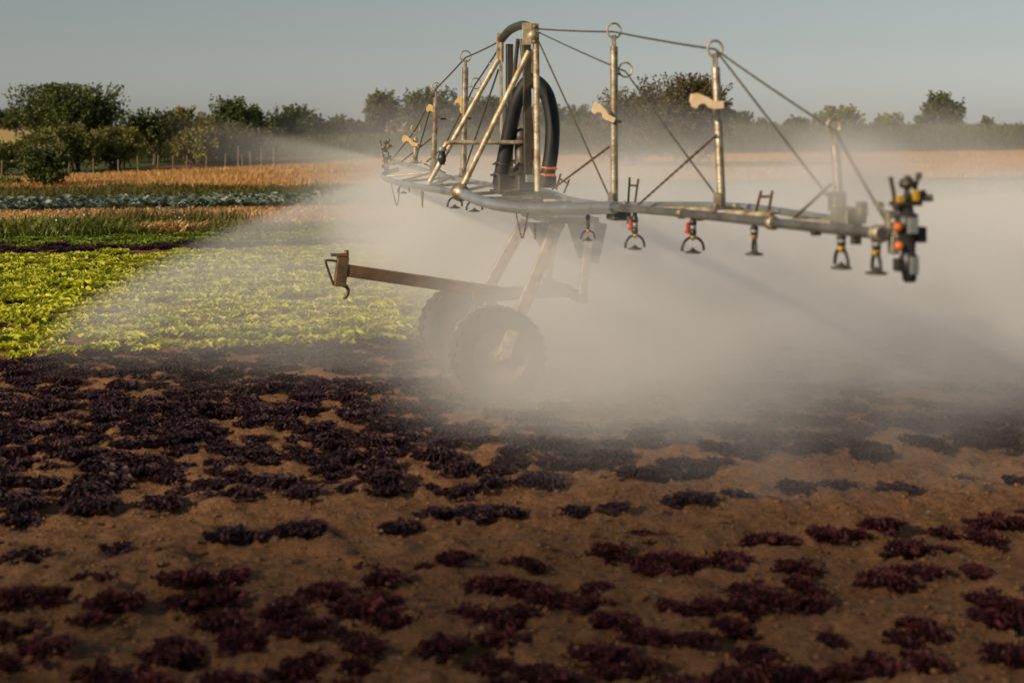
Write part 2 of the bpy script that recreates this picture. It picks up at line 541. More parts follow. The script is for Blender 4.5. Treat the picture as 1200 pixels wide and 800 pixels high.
# ---------------------------------------------------------------- lettuces
def lettuce_mesh(seed, R, n_leaf, H, ruffle, lobes, grid=(5, 6), wid=(0.42, 0.6), crumple=0.0, size=1.0, droop=0.2):
    r_ = np.random.default_rng(seed)
    V, Q = [], []
    nu, nv = grid
    for i in range(n_leaf):
        k = i / n_leaf
        az = i * 2.39996 + r_.normal(0, 0.25)
        incl = math.radians(16 + 60 * k ** 0.9 + r_.normal(0, 12))
        ln = R * (0.86 - 0.36 * k) * r_.uniform(0.7, 1.15) * size
        wd = ln * r_.uniform(*wid)
        u = np.linspace(-1, 1, nu)[None, :]
        t = np.linspace(0, 1, nv)[:, None]
        prof = np.sin(np.clip(t * 0.74 + 0.12, 0, 1) * math.pi) ** 0.55 * (0.35 + 0.75 * t)
        ph = r_.uniform(0, 6.28)
        lob = 1 + lobes * np.sin(t * 16 + ph + u * 1.5) + r_.normal(0, lobes * 0.5, (nv, nu))
        x = t * ln * (1 - 0.12 * np.abs(u) ** 2) * (1 + 0.06 * np.sin(u * 7 + ph))
        y = u * wd * prof * lob
        rr = ruffle * ln * np.abs(u) ** 1.3 * np.sin(t * 15 + u * 4 + ph) * (0.3 + t)
        rr2 = ruffle * ln * t ** 2 * np.sin(u * 8 + ph)
        z = rr + rr2 + 0.10 * ln * np.abs(u) ** 2 - droop * ln * t ** 2.2
        z = z + r_.normal(0, crumple * ln, (nv, nu)) * (0.3 + t)
        ci, si = math.cos(incl), math.sin(incl)
        X = x * ci - z * si
        Z = x * si + z * ci
        ca, sa = math.cos(az), math.sin(az)
        off = R * r_.uniform(0.04, 0.62) * (1.1 - k)
        Px = (X + off) * ca - y * sa
        Py = (X + off) * sa + y * ca
        Pz = Z * (H / R) + 0.008
        b = len(V) * nu * nv
        V.append(np.stack([Px, Py, np.maximum(Pz, -0.01)], -1).reshape(-1, 3))
        i2 = np.arange(nu * nv).reshape(nv, nu) + b
        Q.append(np.stack([i2[:-1, :-1], i2[:-1, 1:], i2[1:, 1:], i2[1:, :-1]], -1).reshape(-1, 4))
    return np.vstack(V), np.vstack(Q)


def variants(name, mat, count, **kw):
    obs = []
    for i in range(count):
        v, q = lettuce_mesh(100 + i * 7 + len(name), **kw)
        o = np_mesh(name, v, q, mat, smooth=True)
        obs.append((o, v, q))
    return obs


def plant_rows(protos, spots, label, cat, group, limit=300):
    """the first of each variant is moved into place, then copied; nearest spots become things"""
    spots = sorted(spots, key=lambda s: s[1] + (0 if in_view(s[0], s[1], 0.2) else 1000))
    limit = min(limit, sum(in_view(s[0], s[1], 0.2) for s in spots))
    used = set()
    for i, (X, Y, s) in enumerate(spots[:limit]):
        k = random.randrange(len(protos))
        src = protos[k][0]
        if k in used:
            o = src.copy()
            COL.objects.link(o)
        else:
            o = src
            used.add(k)
        o.location = (X, Y, float(ground_z(X, Y)) - 0.004)
        o.rotation_euler = (random.uniform(-0.12, 0.12), random.uniform(-0.12, 0.12), random.uniform(0, 6.28))
        o.scale = (s, s * random.uniform(0.85, 1.15), s * random.uniform(0.8, 1.15))
        tag(o, label, cat, group)
    return spots[limit:]


def in_view(X, Y, m=0.35):
    return abs(X) < 0.392 * Y + m


def rows(ps, spacing, size, jit, miss, s0=-12, s1=12, clump=0.0, pmin=0.0):
    out = []
    for p in ps:
        s = s0 + random.uniform(0, spacing)
        while s < s1:
            w = row_pt(p + random.gauss(0, jit), s)
            keep = random.random() > miss and fbm(np.array(w.x * 0.9), np.array(w.y * 0.9), 2) > -0.36 + clump
            if keep and in_view(w.x, w.y, 2.4):
                out.append((w.x, w.y, random.uniform(*size)))
                if random.random() < 0.18:
                    w2 = row_pt(p + random.gauss(0, 0.10), s + random.gauss(0, 0.13))
                    out.append((w2.x, w2.y, random.uniform(size[0] * 0.55, size[0])))
            s += spacing * random.uniform(0.82, 1.2)
    return out


def merged(protos, spots, name, mat, label, cat):
    V, Q, b = [], [], 0
    for (X, Y, s) in spots:
        _, v, q = random.choice(protos)
        a = random.uniform(0, 6.28)
        R = np.array([[math.cos(a), -math.sin(a), 0], [math.sin(a), math.cos(a), 0], [0, 0, 1]])
        V.append((v * s) @ R.T + np.array([X, Y, float(ground_z(X, Y)) - 0.004]))
        Q.append(q + b)
        b += len(v)
    return tag(np_mesh(name, np.vstack(V), np.vstack(Q), mat, smooth=True), label, cat, kind='stuff')



red = variants('red_lettuce', M['lettuce_red'], 6, R=0.165, n_leaf=95, H=0.13, ruffle=0.24, lobes=0.3, grid=(5, 6), wid=(0.32, 0.5), crumple=0.10, size=0.62, droop=0.1)
def clusters(ps, spacing, size, jit, miss, sat, spread):
    """planting spots that each carry a few small ragged heads"""
    out = []
    for j, p in enumerate(ps):
        s = -6 + (j % 2) * spacing * 0.5 + random.uniform(-0.05, 0.05)
        while s < 6:
            if random.random() > miss:
                p0, s0 = p + random.gauss(0, jit), s + random.gauss(0, jit)
                for _ in range(random.randint(*sat)):
                    w = row_pt(p0 + random.gauss(0, spread * 0.75), s0 + random.gauss(0, spread))
                    if in_view(w.x, w.y, 2.4):
                        out.append((w.x, w.y, random.uniform(*size)))
            s += spacing * random.uniform(0.9, 1.1)
    return out


sp = clusters([3.92, 4.14, 4.36, 4.60, 4.88, 5.16], 0.34, (0.42, 0.74), 0.035, 0.06, (2, 3), 0.085)
rest = plant_rows(red, sp, 'wine red frilly lettuce head in the nearest planted bed', 'red lettuce', 'wine red lettuces in the nearest bed')

if rest:
    merged(red, rest, 'red_lettuce_rows', M['lettuce_red'], 'outlying wine red lettuces at both ends of the nearest bed', 'lettuce rows')

dark = variants('purple_lettuce', M['lettuce_dark'], 6, R=0.175, n_leaf=85, H=0.115, ruffle=0.24, lobes=0.32, grid=(5, 6), wid=(0.3, 0.46), crumple=0.10, size=0.62, droop=0.1)
sp = clusters([5.78], 0.36, (0.48, 0.8), 0.03, 0.03, (1, 3), 0.075)
sp += clusters([6.28, 6.46, 6.64, 6.80], 0.32, (0.5, 0.85), 0.03, 0.05, (1, 3), 0.08)
sp += rows(list(np.arange(6.92, 10.47, 0.165)), 0.205, (0.54, 0.9), 0.05, 0.11, clump=-0.16)
rest = plant_rows(dark, sp, 'dark purple lettuce head between the red bed and the green lettuces', 'purple lettuce', 'dark purple lettuces in the middle bed')


if rest:
    merged(dark, rest, 'purple_lettuce_rows', M['lettuce_dark'], 'farther rows of dark purple lettuce meeting the green ones', 'lettuce rows')

green = variants('green_lettuce', M['lettuce_green'], 6, R=0.24, n_leaf=105, H=0.16, ruffle=0.28, lobes=0.2, grid=(4, 5), wid=(0.42, 0.62), crumple=0.10, size=0.42, droop=0.1)
sp = rows(list(np.arange(10.62, 18.3, 0.31)), 0.31, (0.85, 1.25), 0.05, 0.05, -16, 12)
rest = plant_rows(green, sp, 'bright yellow green lettuce head behind the dark purple ones', 'green lettuce', 'bright green lettuces in the nearest green rows')
merged(green, rest, 'green_lettuce_rows', M['lettuce_green'], 'farther rows of bright green lettuce reaching the dark strip', 'lettuce rows')
sp = rows([18.7, 18.98], 0.36, (0.9, 1.2), 0.05, 0.03, -18, 9)
merged(dark, sp, 'purple_lettuce_strip', M['lettuce_dark'], 'thin dark purple row between two green lettuce strips', 'lettuce rows')
sp = rows(list(np.arange(19.35, 20.7, 0.3)), 0.32, (0.85, 1.15), 0.04, 0.03, -18, 10)
merged(green, sp, 'green_lettuce_strip', M['lettuce_strip'], 'mid green crop strip behind the thin dark row', 'lettuce rows')


# ---------------------------------------------------------------- blades: grass, grain, weeds
def blades(base, height, width, lean, curve=0.5, leaf=False):
    """one bent blade (two quads, pointed) per base point"""
    n = len(base)
    az = rng.random(n) * 6.283
    d = np.column_stack([np.cos(az), np.sin(az), np.zeros(n)])
    sd = np.column_stack([-np.sin(az), np.cos(az), np.zeros(n)])
    h = np.asarray(height)[:, None]
    w = np.asarray(width)[:, None]
    ln = np.asarray(lean)[:, None]
    up = np.array([0, 0, 1.0])
    m1 = base + up * h * 0.55 + d * h * ln * 0.35
    t1 = base + up * h * (1 - 0.25 * ln) + d * h * ln
    wb = w * (0.35 if leaf else 1.0)
    v = np.stack([base - sd * wb, base + sd * wb, m1 + sd * w, m1 - sd * w, t1 + sd * w * 0.15, t1 - sd * w * 0.15], 1)
    i = np.arange(n)[:, None] * 6
    q = np.stack([i + np.array([[0, 1, 2, 3]]), i + np.array([[3, 2, 4, 5]])], 1).reshape(-1, 4)
    return v.reshape(-1, 3), q


def scatter_band(n, p0, p1, s0, s1, pw=1.0):
    p = p0 + (p1 - p0) * rng.random(n) ** pw
    s = s0 + (s1 - s0) * rng.random(n)
    X = PERP.x * p + ROW.x * s
    Y = PERP.y * p + ROW.y * s
    ok = np.abs(X) < 0.42 * Y + 2.5
    X, Y = X[ok], Y[ok]
    return np.column_stack([X, Y, terrain(Y) + 0.0])


# green weeds in front of the stubble
b = scatter_band(56000, 20.7, 22.6, -26, 14)
k = 0.5 + 1.6 * np.maximum(fbm(b[:, 0] * 0.8, b[:, 1] * 1.3, 3) + 0.12, 0)
keep = rng.random(len(b)) < np.clip(k, 0.2, 1)
b, k = b[keep], k[keep]
tall = np.clip((-5.2 - b[:, 0]) / 1.5, 0, 1) * 0.25
v, q = blades(b, (0.06 + 0.13 * rng.random(len(b))) * k + tall * rng.random(len(b)), 0.008 + 0.010 * rng.random(len(b)), 0.3 + 0.6 * rng.random(len(b)), leaf=True)
tag(np_mesh('green_weeds', v, q, M['weed']), 'low dark green weeds growing behind the lettuce strips', 'weeds', kind='stuff')
# dry tufts standing on the stubble
cent = [ground_at(x, y) for x, y in ((122, 262), (140, 262), (160, 261), (168, 262), (180, 263), (216, 262), (228, 262), (238, 263), (150, 263), (275, 262), (262, 268))]
B = []
for c in cent:
    n = 90
    B.append(np.column_stack([c.x + rng.normal(0, 0.32, n), c.y + rng.normal(0, 0.22, n), np.zeros(n)]))
b = np.vstack(B)
v, q = blades(b, 0.10 + 0.24 * rng.random(len(b)), 0.006 + 0.006 * rng.random(len(b)), 0.2 + 0.6 * rng.random(len(b)))
tag(np_mesh('dry_grass', v, q, M['dry']), 'tall dry olive grass tufts on the tan stubble strip', 'grass', kind='stuff')
# stubble litter
b = scatter_band(34000, 22.4, 26.7, -22, 16)
v, q = blades(b, 0.03 + 0.10 * rng.random(len(b)), 0.006 + 0.010 * rng.random(len(b)), 0.6 + 1.8 * rng.random(len(b)))
tag(np_mesh('stubble_straw', v, q, M['straw']), 'pale orange straw litter covering the narrow stubble strip', 'stubble', kind='stuff')
# a heap of pulled dry weeds
c = ground_at(200, 273)
n = 500
b = np.column_stack([c.x + rng.normal(0, 0.28, n), c.y + rng.normal(0, 0.15, n), np.abs(rng.normal(0, 0.03, n))])
v, q = blades(b, 0.06 + 0.16 * rng.random(n), 0.008 + 0.01 * rng.random(n), 0.6 + 1.3 * rng.random(n))
tag(np_mesh('dry_weed_heap', v, q, M['straw']), 'small orange heap of withered weeds among green weeds', 'weeds', kind='stuff')
# white flowers
n = 60
cw = [ground_at(x, y) for x, y in ((207, 256), (209, 254), (207, 268), (80, 275), (57, 268), (90, 272))]
b = np.vstack([np.column_stack([c.x + rng.normal(0, 0.10, 10), c.y + rng.normal(0, 0.1, 10), 0.16 + 0.14 * rng.random(10)]) for c in cw])
v, q = blades(b, 0.015 + 0.012 * rng.random(len(b)), 0.006 + 0.006 * rng.random(len(b)), 0.8 + 0.5 * rng.random(len(b)))
M['white'] = solid('white_petal', (0.75, 0.73, 0.66), (0.65, 0.62, 0.55), 0.6)
tag(np_mesh('white_flowers', v, q, M['white']), 'sparse small white weed flowers among green weeds', 'flowers', kind='stuff')
# cabbages
pc = []
for p in np.arange(27.4, 29.9, 0.40):
    s = -24.0
    while s < 22:
        w = row_pt(p + random.gauss(0, 0.05), s)
        if in_view(w.x, w.y, 1.5):
            pc.append((w.x, w.y, random.uniform(0.85, 1.25)))
        s += 0.4 * random.uniform(0.85, 1.15)
cab = [(None,) + lettuce_mesh(900 + i, 0.22, 20, 0.24, 0.09, 0.1, (4, 4), crumple=0.05) for i in range(4)]
merged(cab, pc, 'cabbage_rows', M['cabbage'], 'blue green cabbage rows between grass strip and stubble', 'cabbage rows')
# olive grass in front of the grain
b = scatter_band(50000, 30.5, 34.4, -28, 34)
k = 0.55 + 1.7 * np.maximum(fbm(b[:, 0] * 0.45, b[:, 1] * 0.9, 3) + 0.05, 0) + np.clip((-4.5 - b[:, 0]) / 8, 0, .4)
v, q = blades(b, (0.06 + 0.15 * rng.random(len(b))) * k, 0.007 + 0.008 * rng.random(len(b)), 0.2 + 0.6 * rng.random(len(b)))
tag(np_mesh('olive_grass', v, q, M['olive']), 'rough olive grass between cabbages and ripe grain', 'grass', kind='stuff')


# ripe grain between the grass strip and the fence line
def fence_y(X):
    """Y of the rear edge of the grain field at X"""
    return np.interp(X, [FA.x - 8, FA.x, FB.x, FC.x, 60], [FA.y - 11, FA.y, FB.y, FC.y, 80])


n = 420000
X = -26 + 70 * rng.random(n)
Y = 32 + 42 * rng.random(n) ** 1.4
p = X * PERP.x + Y * PERP.y
ok = (p > 34.3) & (Y < fence_y(X) - 0.1) & (np.abs(X) < 0.42 * Y + 2)
X, Y = X[ok], Y[ok]
b = np.column_stack([X, Y, np.zeros(len(X))])
hh = 0.15 + 0.08 * rng.random(len(X)) + 0.10 * fbm(X * 0.5, Y * 0.5, 3)
v, q = blades(b, hh, 0.006 + 0.006 * rng.random(len(X)), 0.15 + 0.5 * rng.random(len(X)))
tag(np_mesh('ripe_grain', v, q, M['wheat']), 'orange ripe grain field in front of the fence', 'grain', kind='stuff')

# corn field beyond the grain
n = 0
CV, CQ, cb = [], [], 0
edge = [(-16, 51.2), (-10.2, 53.4), (-5.9, 61.2), (2.2, 67), (27, 71), (40, 72)]
ex, ey = [e[0] for e in edge], [e[1] for e in edge]
Bc, Hc = [], []
for rowi in range(16):
    X = np.arange(-15.5, 38, 0.14 + 0.012 * rowi)
    X = X + rng.normal(0, 0.04, len(X))
    Y = np.interp(X, ex, ey) + rowi * (0.55 if rowi < 6 else 0.9) + rng.normal(0, 0.06, len(X))
    hgt = np.interp(X, [-16, -9, -5.5, -2, 4, 30], [0.85, 0.9, 0.95, 1.25, 1.36, 1.44]) + rng.normal(0, 0.06, len(X))
    ok = np.abs(X) < 0.40 * Y + 1
    Bc.append(np.column_stack([X, Y, terrain(Y)])[ok]); Hc.append(hgt[ok])
Bc, Hc = np.vstack(Bc), np.hstack(Hc)
st_v, st_q = blades(Bc, Hc, np.full(len(Bc), 0.014), 0.05 + 0.05 * rng.random(len(Bc)))
parts_v, parts_q = [st_v], [st_q]
off = len(st_v)
for lv in range(8):
    bb = Bc.copy()
    bb[:, 2] += Hc * (0.08 + 0.1 * lv) + rng.normal(0, 0.03, len(Bc))
    vv, qq = blades(bb, 0.30 + 0.22 * rng.random(len(Bc)), 0.022 + 0.012 * rng.random(len(Bc)), 0.7 + 0.6 * rng.random(len(Bc)), leaf=True)
    parts_v.append(vv); parts_q.append(qq + off)
    off += len(vv)
tag(np_mesh('corn_field', np.vstack(parts_v), np.vstack(parts_q), M['corn']), 'green standing corn crop behind the ripe grain', 'corn', kind='stuff')


# ---------------------------------------------------------------- trees and shrubs
def leaf_quads(P, D, ln, wd):
    n = len(P)
    D = D / np.linalg.norm(D, axis=1, keepdims=True)
    rv = rng.normal(size=(n, 3))
    S = np.cross(D, rv)
    S /= np.linalg.norm(S, axis=1, keepdims=True) + 1e-9
    ln, wd = ln[:, None], wd[:, None]
    N = np.cross(S, D)
    v = np.stack([P, P + D * ln * 0.5 + S * wd + N * wd * 0.25, P + D * ln, P + D * ln * 0.5 - S * wd + N * wd * 0.25], 1)
    return v.reshape(-1, 3), (np.arange(n)[:, None] * 4 + np.arange(4)[None, :])


def tree(name, label, x0, x1, ytop, Y, mat, base=0.25, group=None, cat='tree', spiky=0.5, dens=1.0, leaf_px=2.15, lean=0.0, bushy=False, bark='bark'):
    xc = across((x0 + x1) / 2, Y)
    W = (x1 - x0) * Y / F
    zb = float(terrain(Y))
    H = height_at(ytop, Y) - zb
    root = empty(name, (xc, Y, zb))
    tag(root, label, cat, group)
    leaf = leaf_px * Y / F
    c0, c1 = base * H, H
    cc = np.array([0, 0, (c0 + c1) / 2])
    rad = np.array([W / 2, W / 2 * 0.85, (c1 - c0) / 2])
    # limb ends spread through the crown
    K = max(9, int(14 + 18 * W / 3))
    ends = []
    while len(ends) < K:
        p = rng.uniform(-1, 1, 3)
        r = np.linalg.norm(p)
        if 0.25 < r < 0.86:
            ends.append(cc + p * rad * np.array([1, 1, 0.9]) + np.array([0, 0, 0.05 * H]))
    ends = np.array(ends)
    tr = MB()
    th = 0.28 * H if not bushy else 0.06 * H
    r0 = 0.035 * W + 0.02
    if bushy:
        for e in ends[:9]:
            s = Vector((rng.normal(0, 0.06 * W), rng.normal(0, 0.06 * W), -0.03))
            tr.tube([s, s.lerp(Vector(e), 0.5) + Vector((0, 0, 0.06 * H)), Vector(e)], [r0 * 0.4, r0 * 0.28, r0 * 0.1], 6)
    else:
        tr.tube([(0, 0, -0.05), (0.02 * W + lean * .3, 0, th * 0.5), (lean, 0, th), (lean * 1.2, 0.0, H * 0.62)], [r0, r0 * 0.85, r0 * 0.7, r0 * 0.22], 8)
        for e in ends:
            z0 = rng.uniform(0.7, 1.6) * th
            s = Vector((lean, 0, min(z0, H * 0.5)))
            e = Vector(e)
            tr.tube([s, s.lerp(e, 0.5) + Vector((0, 0, 0.05 * H)), e], [r0 * 0.45, r0 * 0.28, r0 * 0.1], 6)
    tr.build('trunk', M[bark], root)
    # shoots with leaves
    area_px = (x1 - x0) * ((c1 - c0) * F / Y)
    n_leaf = int(area_px * (1.7 if bushy else 1.25) * dens * (2.6 / leaf_px) ** 2)
    n_shoot = max(40, n_leaf // 14)
    ci = rng.integers(0, K, n_shoot)
    clr = (0.13 + 0.14 * rng.random(K)) * (W + H) / 2
    off = rng.normal(size=(n_shoot, 3))
    off /= np.linalg.norm(off, axis=1, keepdims=True)
    start = ends[ci] * np.array([1, 1, 0.92]) + off * clr[ci][:, None] * (rng.random(n_shoot) ** 0.5)[:, None] * np.array([1, 1, 0.8])
    outw = (start - cc) / rad
    d = outw * 0.7 + off * 0.5 + np.array([0, 0, 0.35 + spiky]) + rng.normal(size=(n_shoot, 3)) * 0.25
    d /= np.linalg.norm(d, axis=1, keepdims=True)
    slen = (0.3 + 1.3 * rng.random(n_shoot) ** 2) * (0.10 + 0.16 * spiky) * (W + H) / 2
    P, D = [], []
    per = max(6, n_leaf // n_shoot)
    for j in range(per):
        t = ((j + rng.random(n_shoot)) / per)
        pos = start + d * (t * slen)[:, None] + rng.normal(size=(n_shoot, 3)) * leaf * 0.5
        P.append(pos)
        D.append(d * 0.6 + rng.normal(size=(n_shoot, 3)) * 0.7)
    P, D = np.vstack(P), np.vstack(D)
    ok = (P[:, 2] > 0.03) & (P[:, 2] < H * 1.04) & (np.abs(P[:, 0]) < W * 0.56)
    P, D = P[ok], D[ok]
    sz = leaf * (0.7 + 0.8 * rng.random(len(P)))
    v, q = leaf_quads(P, D, sz * 1.5, sz * 0.5)
    np_mesh('crown', v, q, M[mat], root)
    return root


GT = 'trees and shrubs along the left hedge'
tree('broad_tree', 'tallest broad dark tree of the left hedge with spiky top', 18, 138, 103, 58, 'tree_dark', 0.06, GT, spiky=1.15, dens=1.15)
tree('orchard_tree', 'dark round tree with visible trunk, right of the tallest left tree', 146, 216, 130, 50, 'tree_dark', 0.22, GT, spiky=0.55)
tree('orchard_tree', 'yellowish small tree rising behind the dark round tree', 200, 248, 128, 60, 'tree_yellow', 0.15, GT, spiky=0.5)
tree('orchard_tree', 'narrow dark tree with a forked top at the start of the long dark tree row', 247, 297, 115, 72, 'tree_dark', 0.1, GT, spiky=0.7)
tree('hedge_tree', 'dark hedge tree second in the long row right of the fork-topped tree', 285, 335, 124, 76, 'tree_dark', 0.05, GT, spiky=0.5)
tree('hedge_tree', 'dark hedge tree in the middle of the long row before the corn', 318, 372, 126, 78, 'tree_dark', 0.05, GT, spiky=0.5)
tree('hedge_tree', 'lowest dark hedge tree at the right end of the long row', 358, 402, 136, 80, 'tree_grey', 0.05, GT, spiky=0.4)
tree('hedge_tree', 'very low hazy hedge tree left of the round tree behind the corn', 392, 424, 141, 82, 'tree_grey', 0.05, GT, spiky=0.3)
tree('hedge_tree', 'last low hazy hedge tree touching the round tree behind the corn', 416, 446, 143, 84, 'tree_grey', 0.05, GT, spiky=0.3)
tree('far_tree', 'small far dark tree at the left picture edge on the golden field', -14, 4, 128, 150, 'tree_dark', 0.1, GT, leaf_px=2.2)
tree('far_tree', 'small far dark tree just left of the tallest tree', 6, 30, 124, 150, 'tree_dark', 0.1, GT, leaf_px=2.2)
tree('shrub', 'low olive shrub at the left picture edge behind the grain', -30, 30, 164, 41, 'tree_olive', 0.0, GT, 'shrub', 0.4, 1.0, bushy=True)
tree('shrub', 'olive shrub under the tallest left tree', 22, 78, 152, 43, 'tree_olive', 0.0, GT, 'shrub', 0.5, 1.0, bushy=True)
tree('shrub', 'light olive shrub with upright shoots in front of the tallest tree', 66, 118, 146, 44, 'tree_olive', 0.0, GT, 'shrub', 0.7, 1.0, bushy=True)
tree('shrub', 'olive shrub filling the gap before the dark round tree', 104, 166, 152, 45.5, 'tree_olive', 0.0, GT, 'shrub', 0.6, 1.0, bushy=True)
tree('shrub', 'yellow olive shrub below the yellowish small tree', 204, 254, 152, 49, 'tree_yellow', 0.0, GT, 'shrub', 0.5, 1.0, bushy=True)
tree('shrub', 'grey green willow-like shrub before the long dark tree row', 240, 304, 146, 52, 'tree_grey', 0.0, GT, 'shrub', 0.5, 1.0, bushy=True)
tree('shrub', 'grey green shrub at the edge of the corn', 288, 345, 152, 60, 'tree_grey', 0.0, GT, 'shrub', 0.4, 0.9, bushy=True)
tree('twiggy_bush', 'dark twiggy bush standing alone in front of the ripe grain', 30, 82, 172, 33.2, 'tree_dark', 0.0, None, 'bush', 0.7, 0.85, leaf_px=2.2, bushy=True)
tree('low_bush', 'low green bush at the left edge beside the twiggy bush', -16, 32, 210, 33.4, 'weed', 0.0, None, 'bush', 0.3, 1.1, bushy=True)
GB = 'trees behind the corn and the irrigation boom'
tree('roadside_tree', 'round grey green tree behind the corn, left of the boom', 430, 470, 108, 110, 'tree_grey', 0.12, GB, spiky=0.3, dens=1.3)
tree('roadside_tree', 'wide hazy tree behind the left half of the boom', 468, 538, 104, 105, 'tree_grey', 0.05, GB, spiky=0.25, dens=1.3)
tree('roadside_tree', 'hazy tree right behind the two mast posts', 530, 604, 116, 110, 'tree_grey', 0.05, GB, spiky=0.25, dens=1.2)
tree('roadside_tree', 'low hazy tree just right of the black hose arch', 596, 664, 122, 110, 'tree_dark', 0.05, GB, spiky=0.3)
tree('roadside_tree', 'small dark tree between the hose arch and the first boom post', 654, 702, 126, 110, 'tree_dark', 0.05, GB, spiky=0.3)
tree('brown_tree', 'broad left half of the brownish tree pair behind the boom posts', 692, 790, 106, 46, 'tree_brown', 0.02, GB, spiky=0.55, dens=1.2)
tree('brown_tree', 'tall right half of the brownish tree pair behind the boom posts', 752, 850, 92, 45, 'tree_brown', 0.02, GB, spiky=0.6, dens=1.3)
tree('far_tree', 'low rounded far tree just right of the brownish pair', 838, 880, 132, 140, 'tree_dark', 0.05, GB, leaf_px=2.2)
tree('far_tree', 'tiny far bush on the corn skyline left of the cable end', 884, 908, 140, 150, 'tree_dark', 0.05, GB, leaf_px=2.2)
tree('far_tree', 'low far bush on the corn skyline under the cable end', 922, 948, 137, 150, 'tree_dark', 0.05, GB, leaf_px=2.2)
tree('far_tree', 'rounded far tree on the skyline behind the outer boom post', 955, 1008, 126, 150, 'tree_olive', 0.05, GB, leaf_px=2.2)
tree('far_tree', 'pair-crowned low far tree in the middle of the right skyline', 1024, 1064, 135, 150, 'tree_olive', 0.05, GB, leaf_px=2.2)
tree('far_tree', 'tallest far tree on the right skyline', 1084, 1124, 110, 150, 'tree_dark', 0.05, GB, leaf_px=2.2, dens=1.3)
tree('far_tree', 'low dark shoulder bush touching the tallest far tree', 1074, 1096, 128, 152, 'tree_dark', 0.05, GB, leaf_px=2.2)
tree('far_tree', 'tiny lone bush right of the tallest far tree', 1150, 1162, 137, 150, 'tree_dark', 0.05, GB, leaf_px=2.2)

# invented tree line out of view behind the camera, added to darken the nearest beds
def added_shade_treeline():
    rg = np.random.default_rng(21)
    P = []
    for i in range(7):
        cx_, cy_ = -52 + 6.2 * i + rg.normal(0, 0.8), -22 + rg.normal(0, 1.0)
        Ht = SHADE_TREELINE_H + rg.normal(0, 0.5)
        n = 760
        a, u = rg.random(n) * 6.283, rg.random(n)
        z = Ht * (0.25 + 0.75 * u)
        R = 3.6 * np.sqrt(np.clip(1 - ((z / Ht - 0.62) / 0.39) ** 2, 0, 1)) * np.sqrt(rg.random(n))
        P.append(np.column_stack([cx_ + R * np.cos(a), cy_ + R * np.sin(a), z]))
    P = np.vstack(P)
    sz = 0.22 + 0.22 * rg.random(len(P))
    v, q = leaf_quads(P, rg.normal(size=(len(P), 3)), sz * 1.5, sz * 0.5)
    tag(np_mesh('added_shade_treeline', v, q, M['tree_dark']), 'unseen leaf crowns added behind the camera to shade the nearest beds', 'trees', kind='stuff')


SHADE_TREELINE_H = 19.0
added_shade_treeline()

# ---------------------------------------------------------------- fence along the grain
fr = empty('wire_fence', (FB.x, FB.y, 0))
tag(fr, 'thin wire fence with wooden posts along the rear of the grain', 'fence')
fpos = []
for x in (2, 29, 55, 81, 110, 139, 162, 184, 203, 219, 242, 264, 279, 285, 294, 306, 321):
    k = (x - CX) / F
    # intersection of the sight line with the fence line
    A, Bv = (FA, FB)
    d = Bv - A
    t = (k * A.y - A.x) / (d.x - k * d.y)
    fpos.append(A + d * t)
tops = []
for i, p in enumerate(fpos):
    loc = p - fr.location
    h = random.uniform(0.5, 0.62) if i < 12 else random.uniform(0.55, 0.85)
    tp = loc + Vector((random.gauss(0, 0.02), random.gauss(0, 0.02), h))
    MB().tube([loc + Vector((0, 0, -0.1)), tp], [0.026, 0.022], 8).build('post', M['post'], fr)
    tops.append((loc, h))
for zf in (0.45, 0.8):
    wv = MB()
    wv.tube([l + Vector((0, 0, h * zf)) for l, h in tops], 0.004, 4)
    wv.build('wire', M['cable'], fr)

# ================================================================ irrigation boom cart
cart = empty('irrigation_boom', CART, math.atan2(EB.y, EB.x))
tag(cart, 'galvanised two wheeled irrigation boom cart spraying water over lettuces', 'irrigation boom')


def sub(mb, name, mat, parent=cart):
    return mb.build(name, M[mat], parent)


X_, Y_, Z_ = Vector((1, 0, 0)), Vector((0, 1, 0)), Vector((0, 0, 1))


def smooth_path(pts, n=6):
    """Catmull-Rom through the points"""
    pts = [Vector(p) for p in pts]
    out = []
    for i in range(len(pts) - 1):
        p0, p1, p2, p3 = pts[max(i - 1, 0)], pts[i], pts[i + 1], pts[min(i + 2, len(pts) - 1)]
        for j in range(n):
            t = j / n
            out.append(0.5 * ((2 * p1) + (p2 - p0) * t + (2 * p0 - 5 * p1 + 4 * p2 - p3) * t * t + (3 * p1 - p0 - 3 * p2 + p3) * t ** 3))
    out.append(pts[-1])
    return out


# --- boom pipes
front_l = [PQ(466, 199, 0.0), PQ(450, 204, 0.18), PQ(455, 211, 0.33), PQ(497, 220, 0.46), PQ(536, 226, 0.53)]
front_r = [PQ(538, 225, 0.55), PQ(552, 231, 0.52), PQ(575, 239, 0.45), PQ(612, 244, 0.33), PQ(660, 245, 0.2), PQ(720, 243, 0.08)]
sub(MB().tube(smooth_path(front_l, 8), 0.026, 12), 'boom_pipe', 'zinc_blue')
sub(MB().tube(smooth_path(front_r, 8), 0.034, 12), 'boom_pipe', 'zinc_blue')
wing = [PQ(718, 243, 0.08), PQ(800, 250, 0.06), PQ(905, 261, 0.05), PQ(1034, 274, 0.05)]
sub(MB().tube(smooth_path(wing, 6), 0.0195, 12), 'boom_pipe', 'grey_dirty')
rear_l = [PQ(462, 189, -0.10), PQ(500, 200, -0.12), PQ(527, 208, -0.15), PQ(574, 217, -0.22), PQ(610, 222, -0.25)]
rear_r = [PQ(606, 220, -0.24), PQ(640, 226, -0.24), PQ(668, 235, -0.2), PQ(700, 241, -0.1), PQ(722, 243, -0.03)]
sub(MB().tube(smooth_path(rear_l, 8), 0.024, 12), 'boom_pipe', 'zinc_blue')
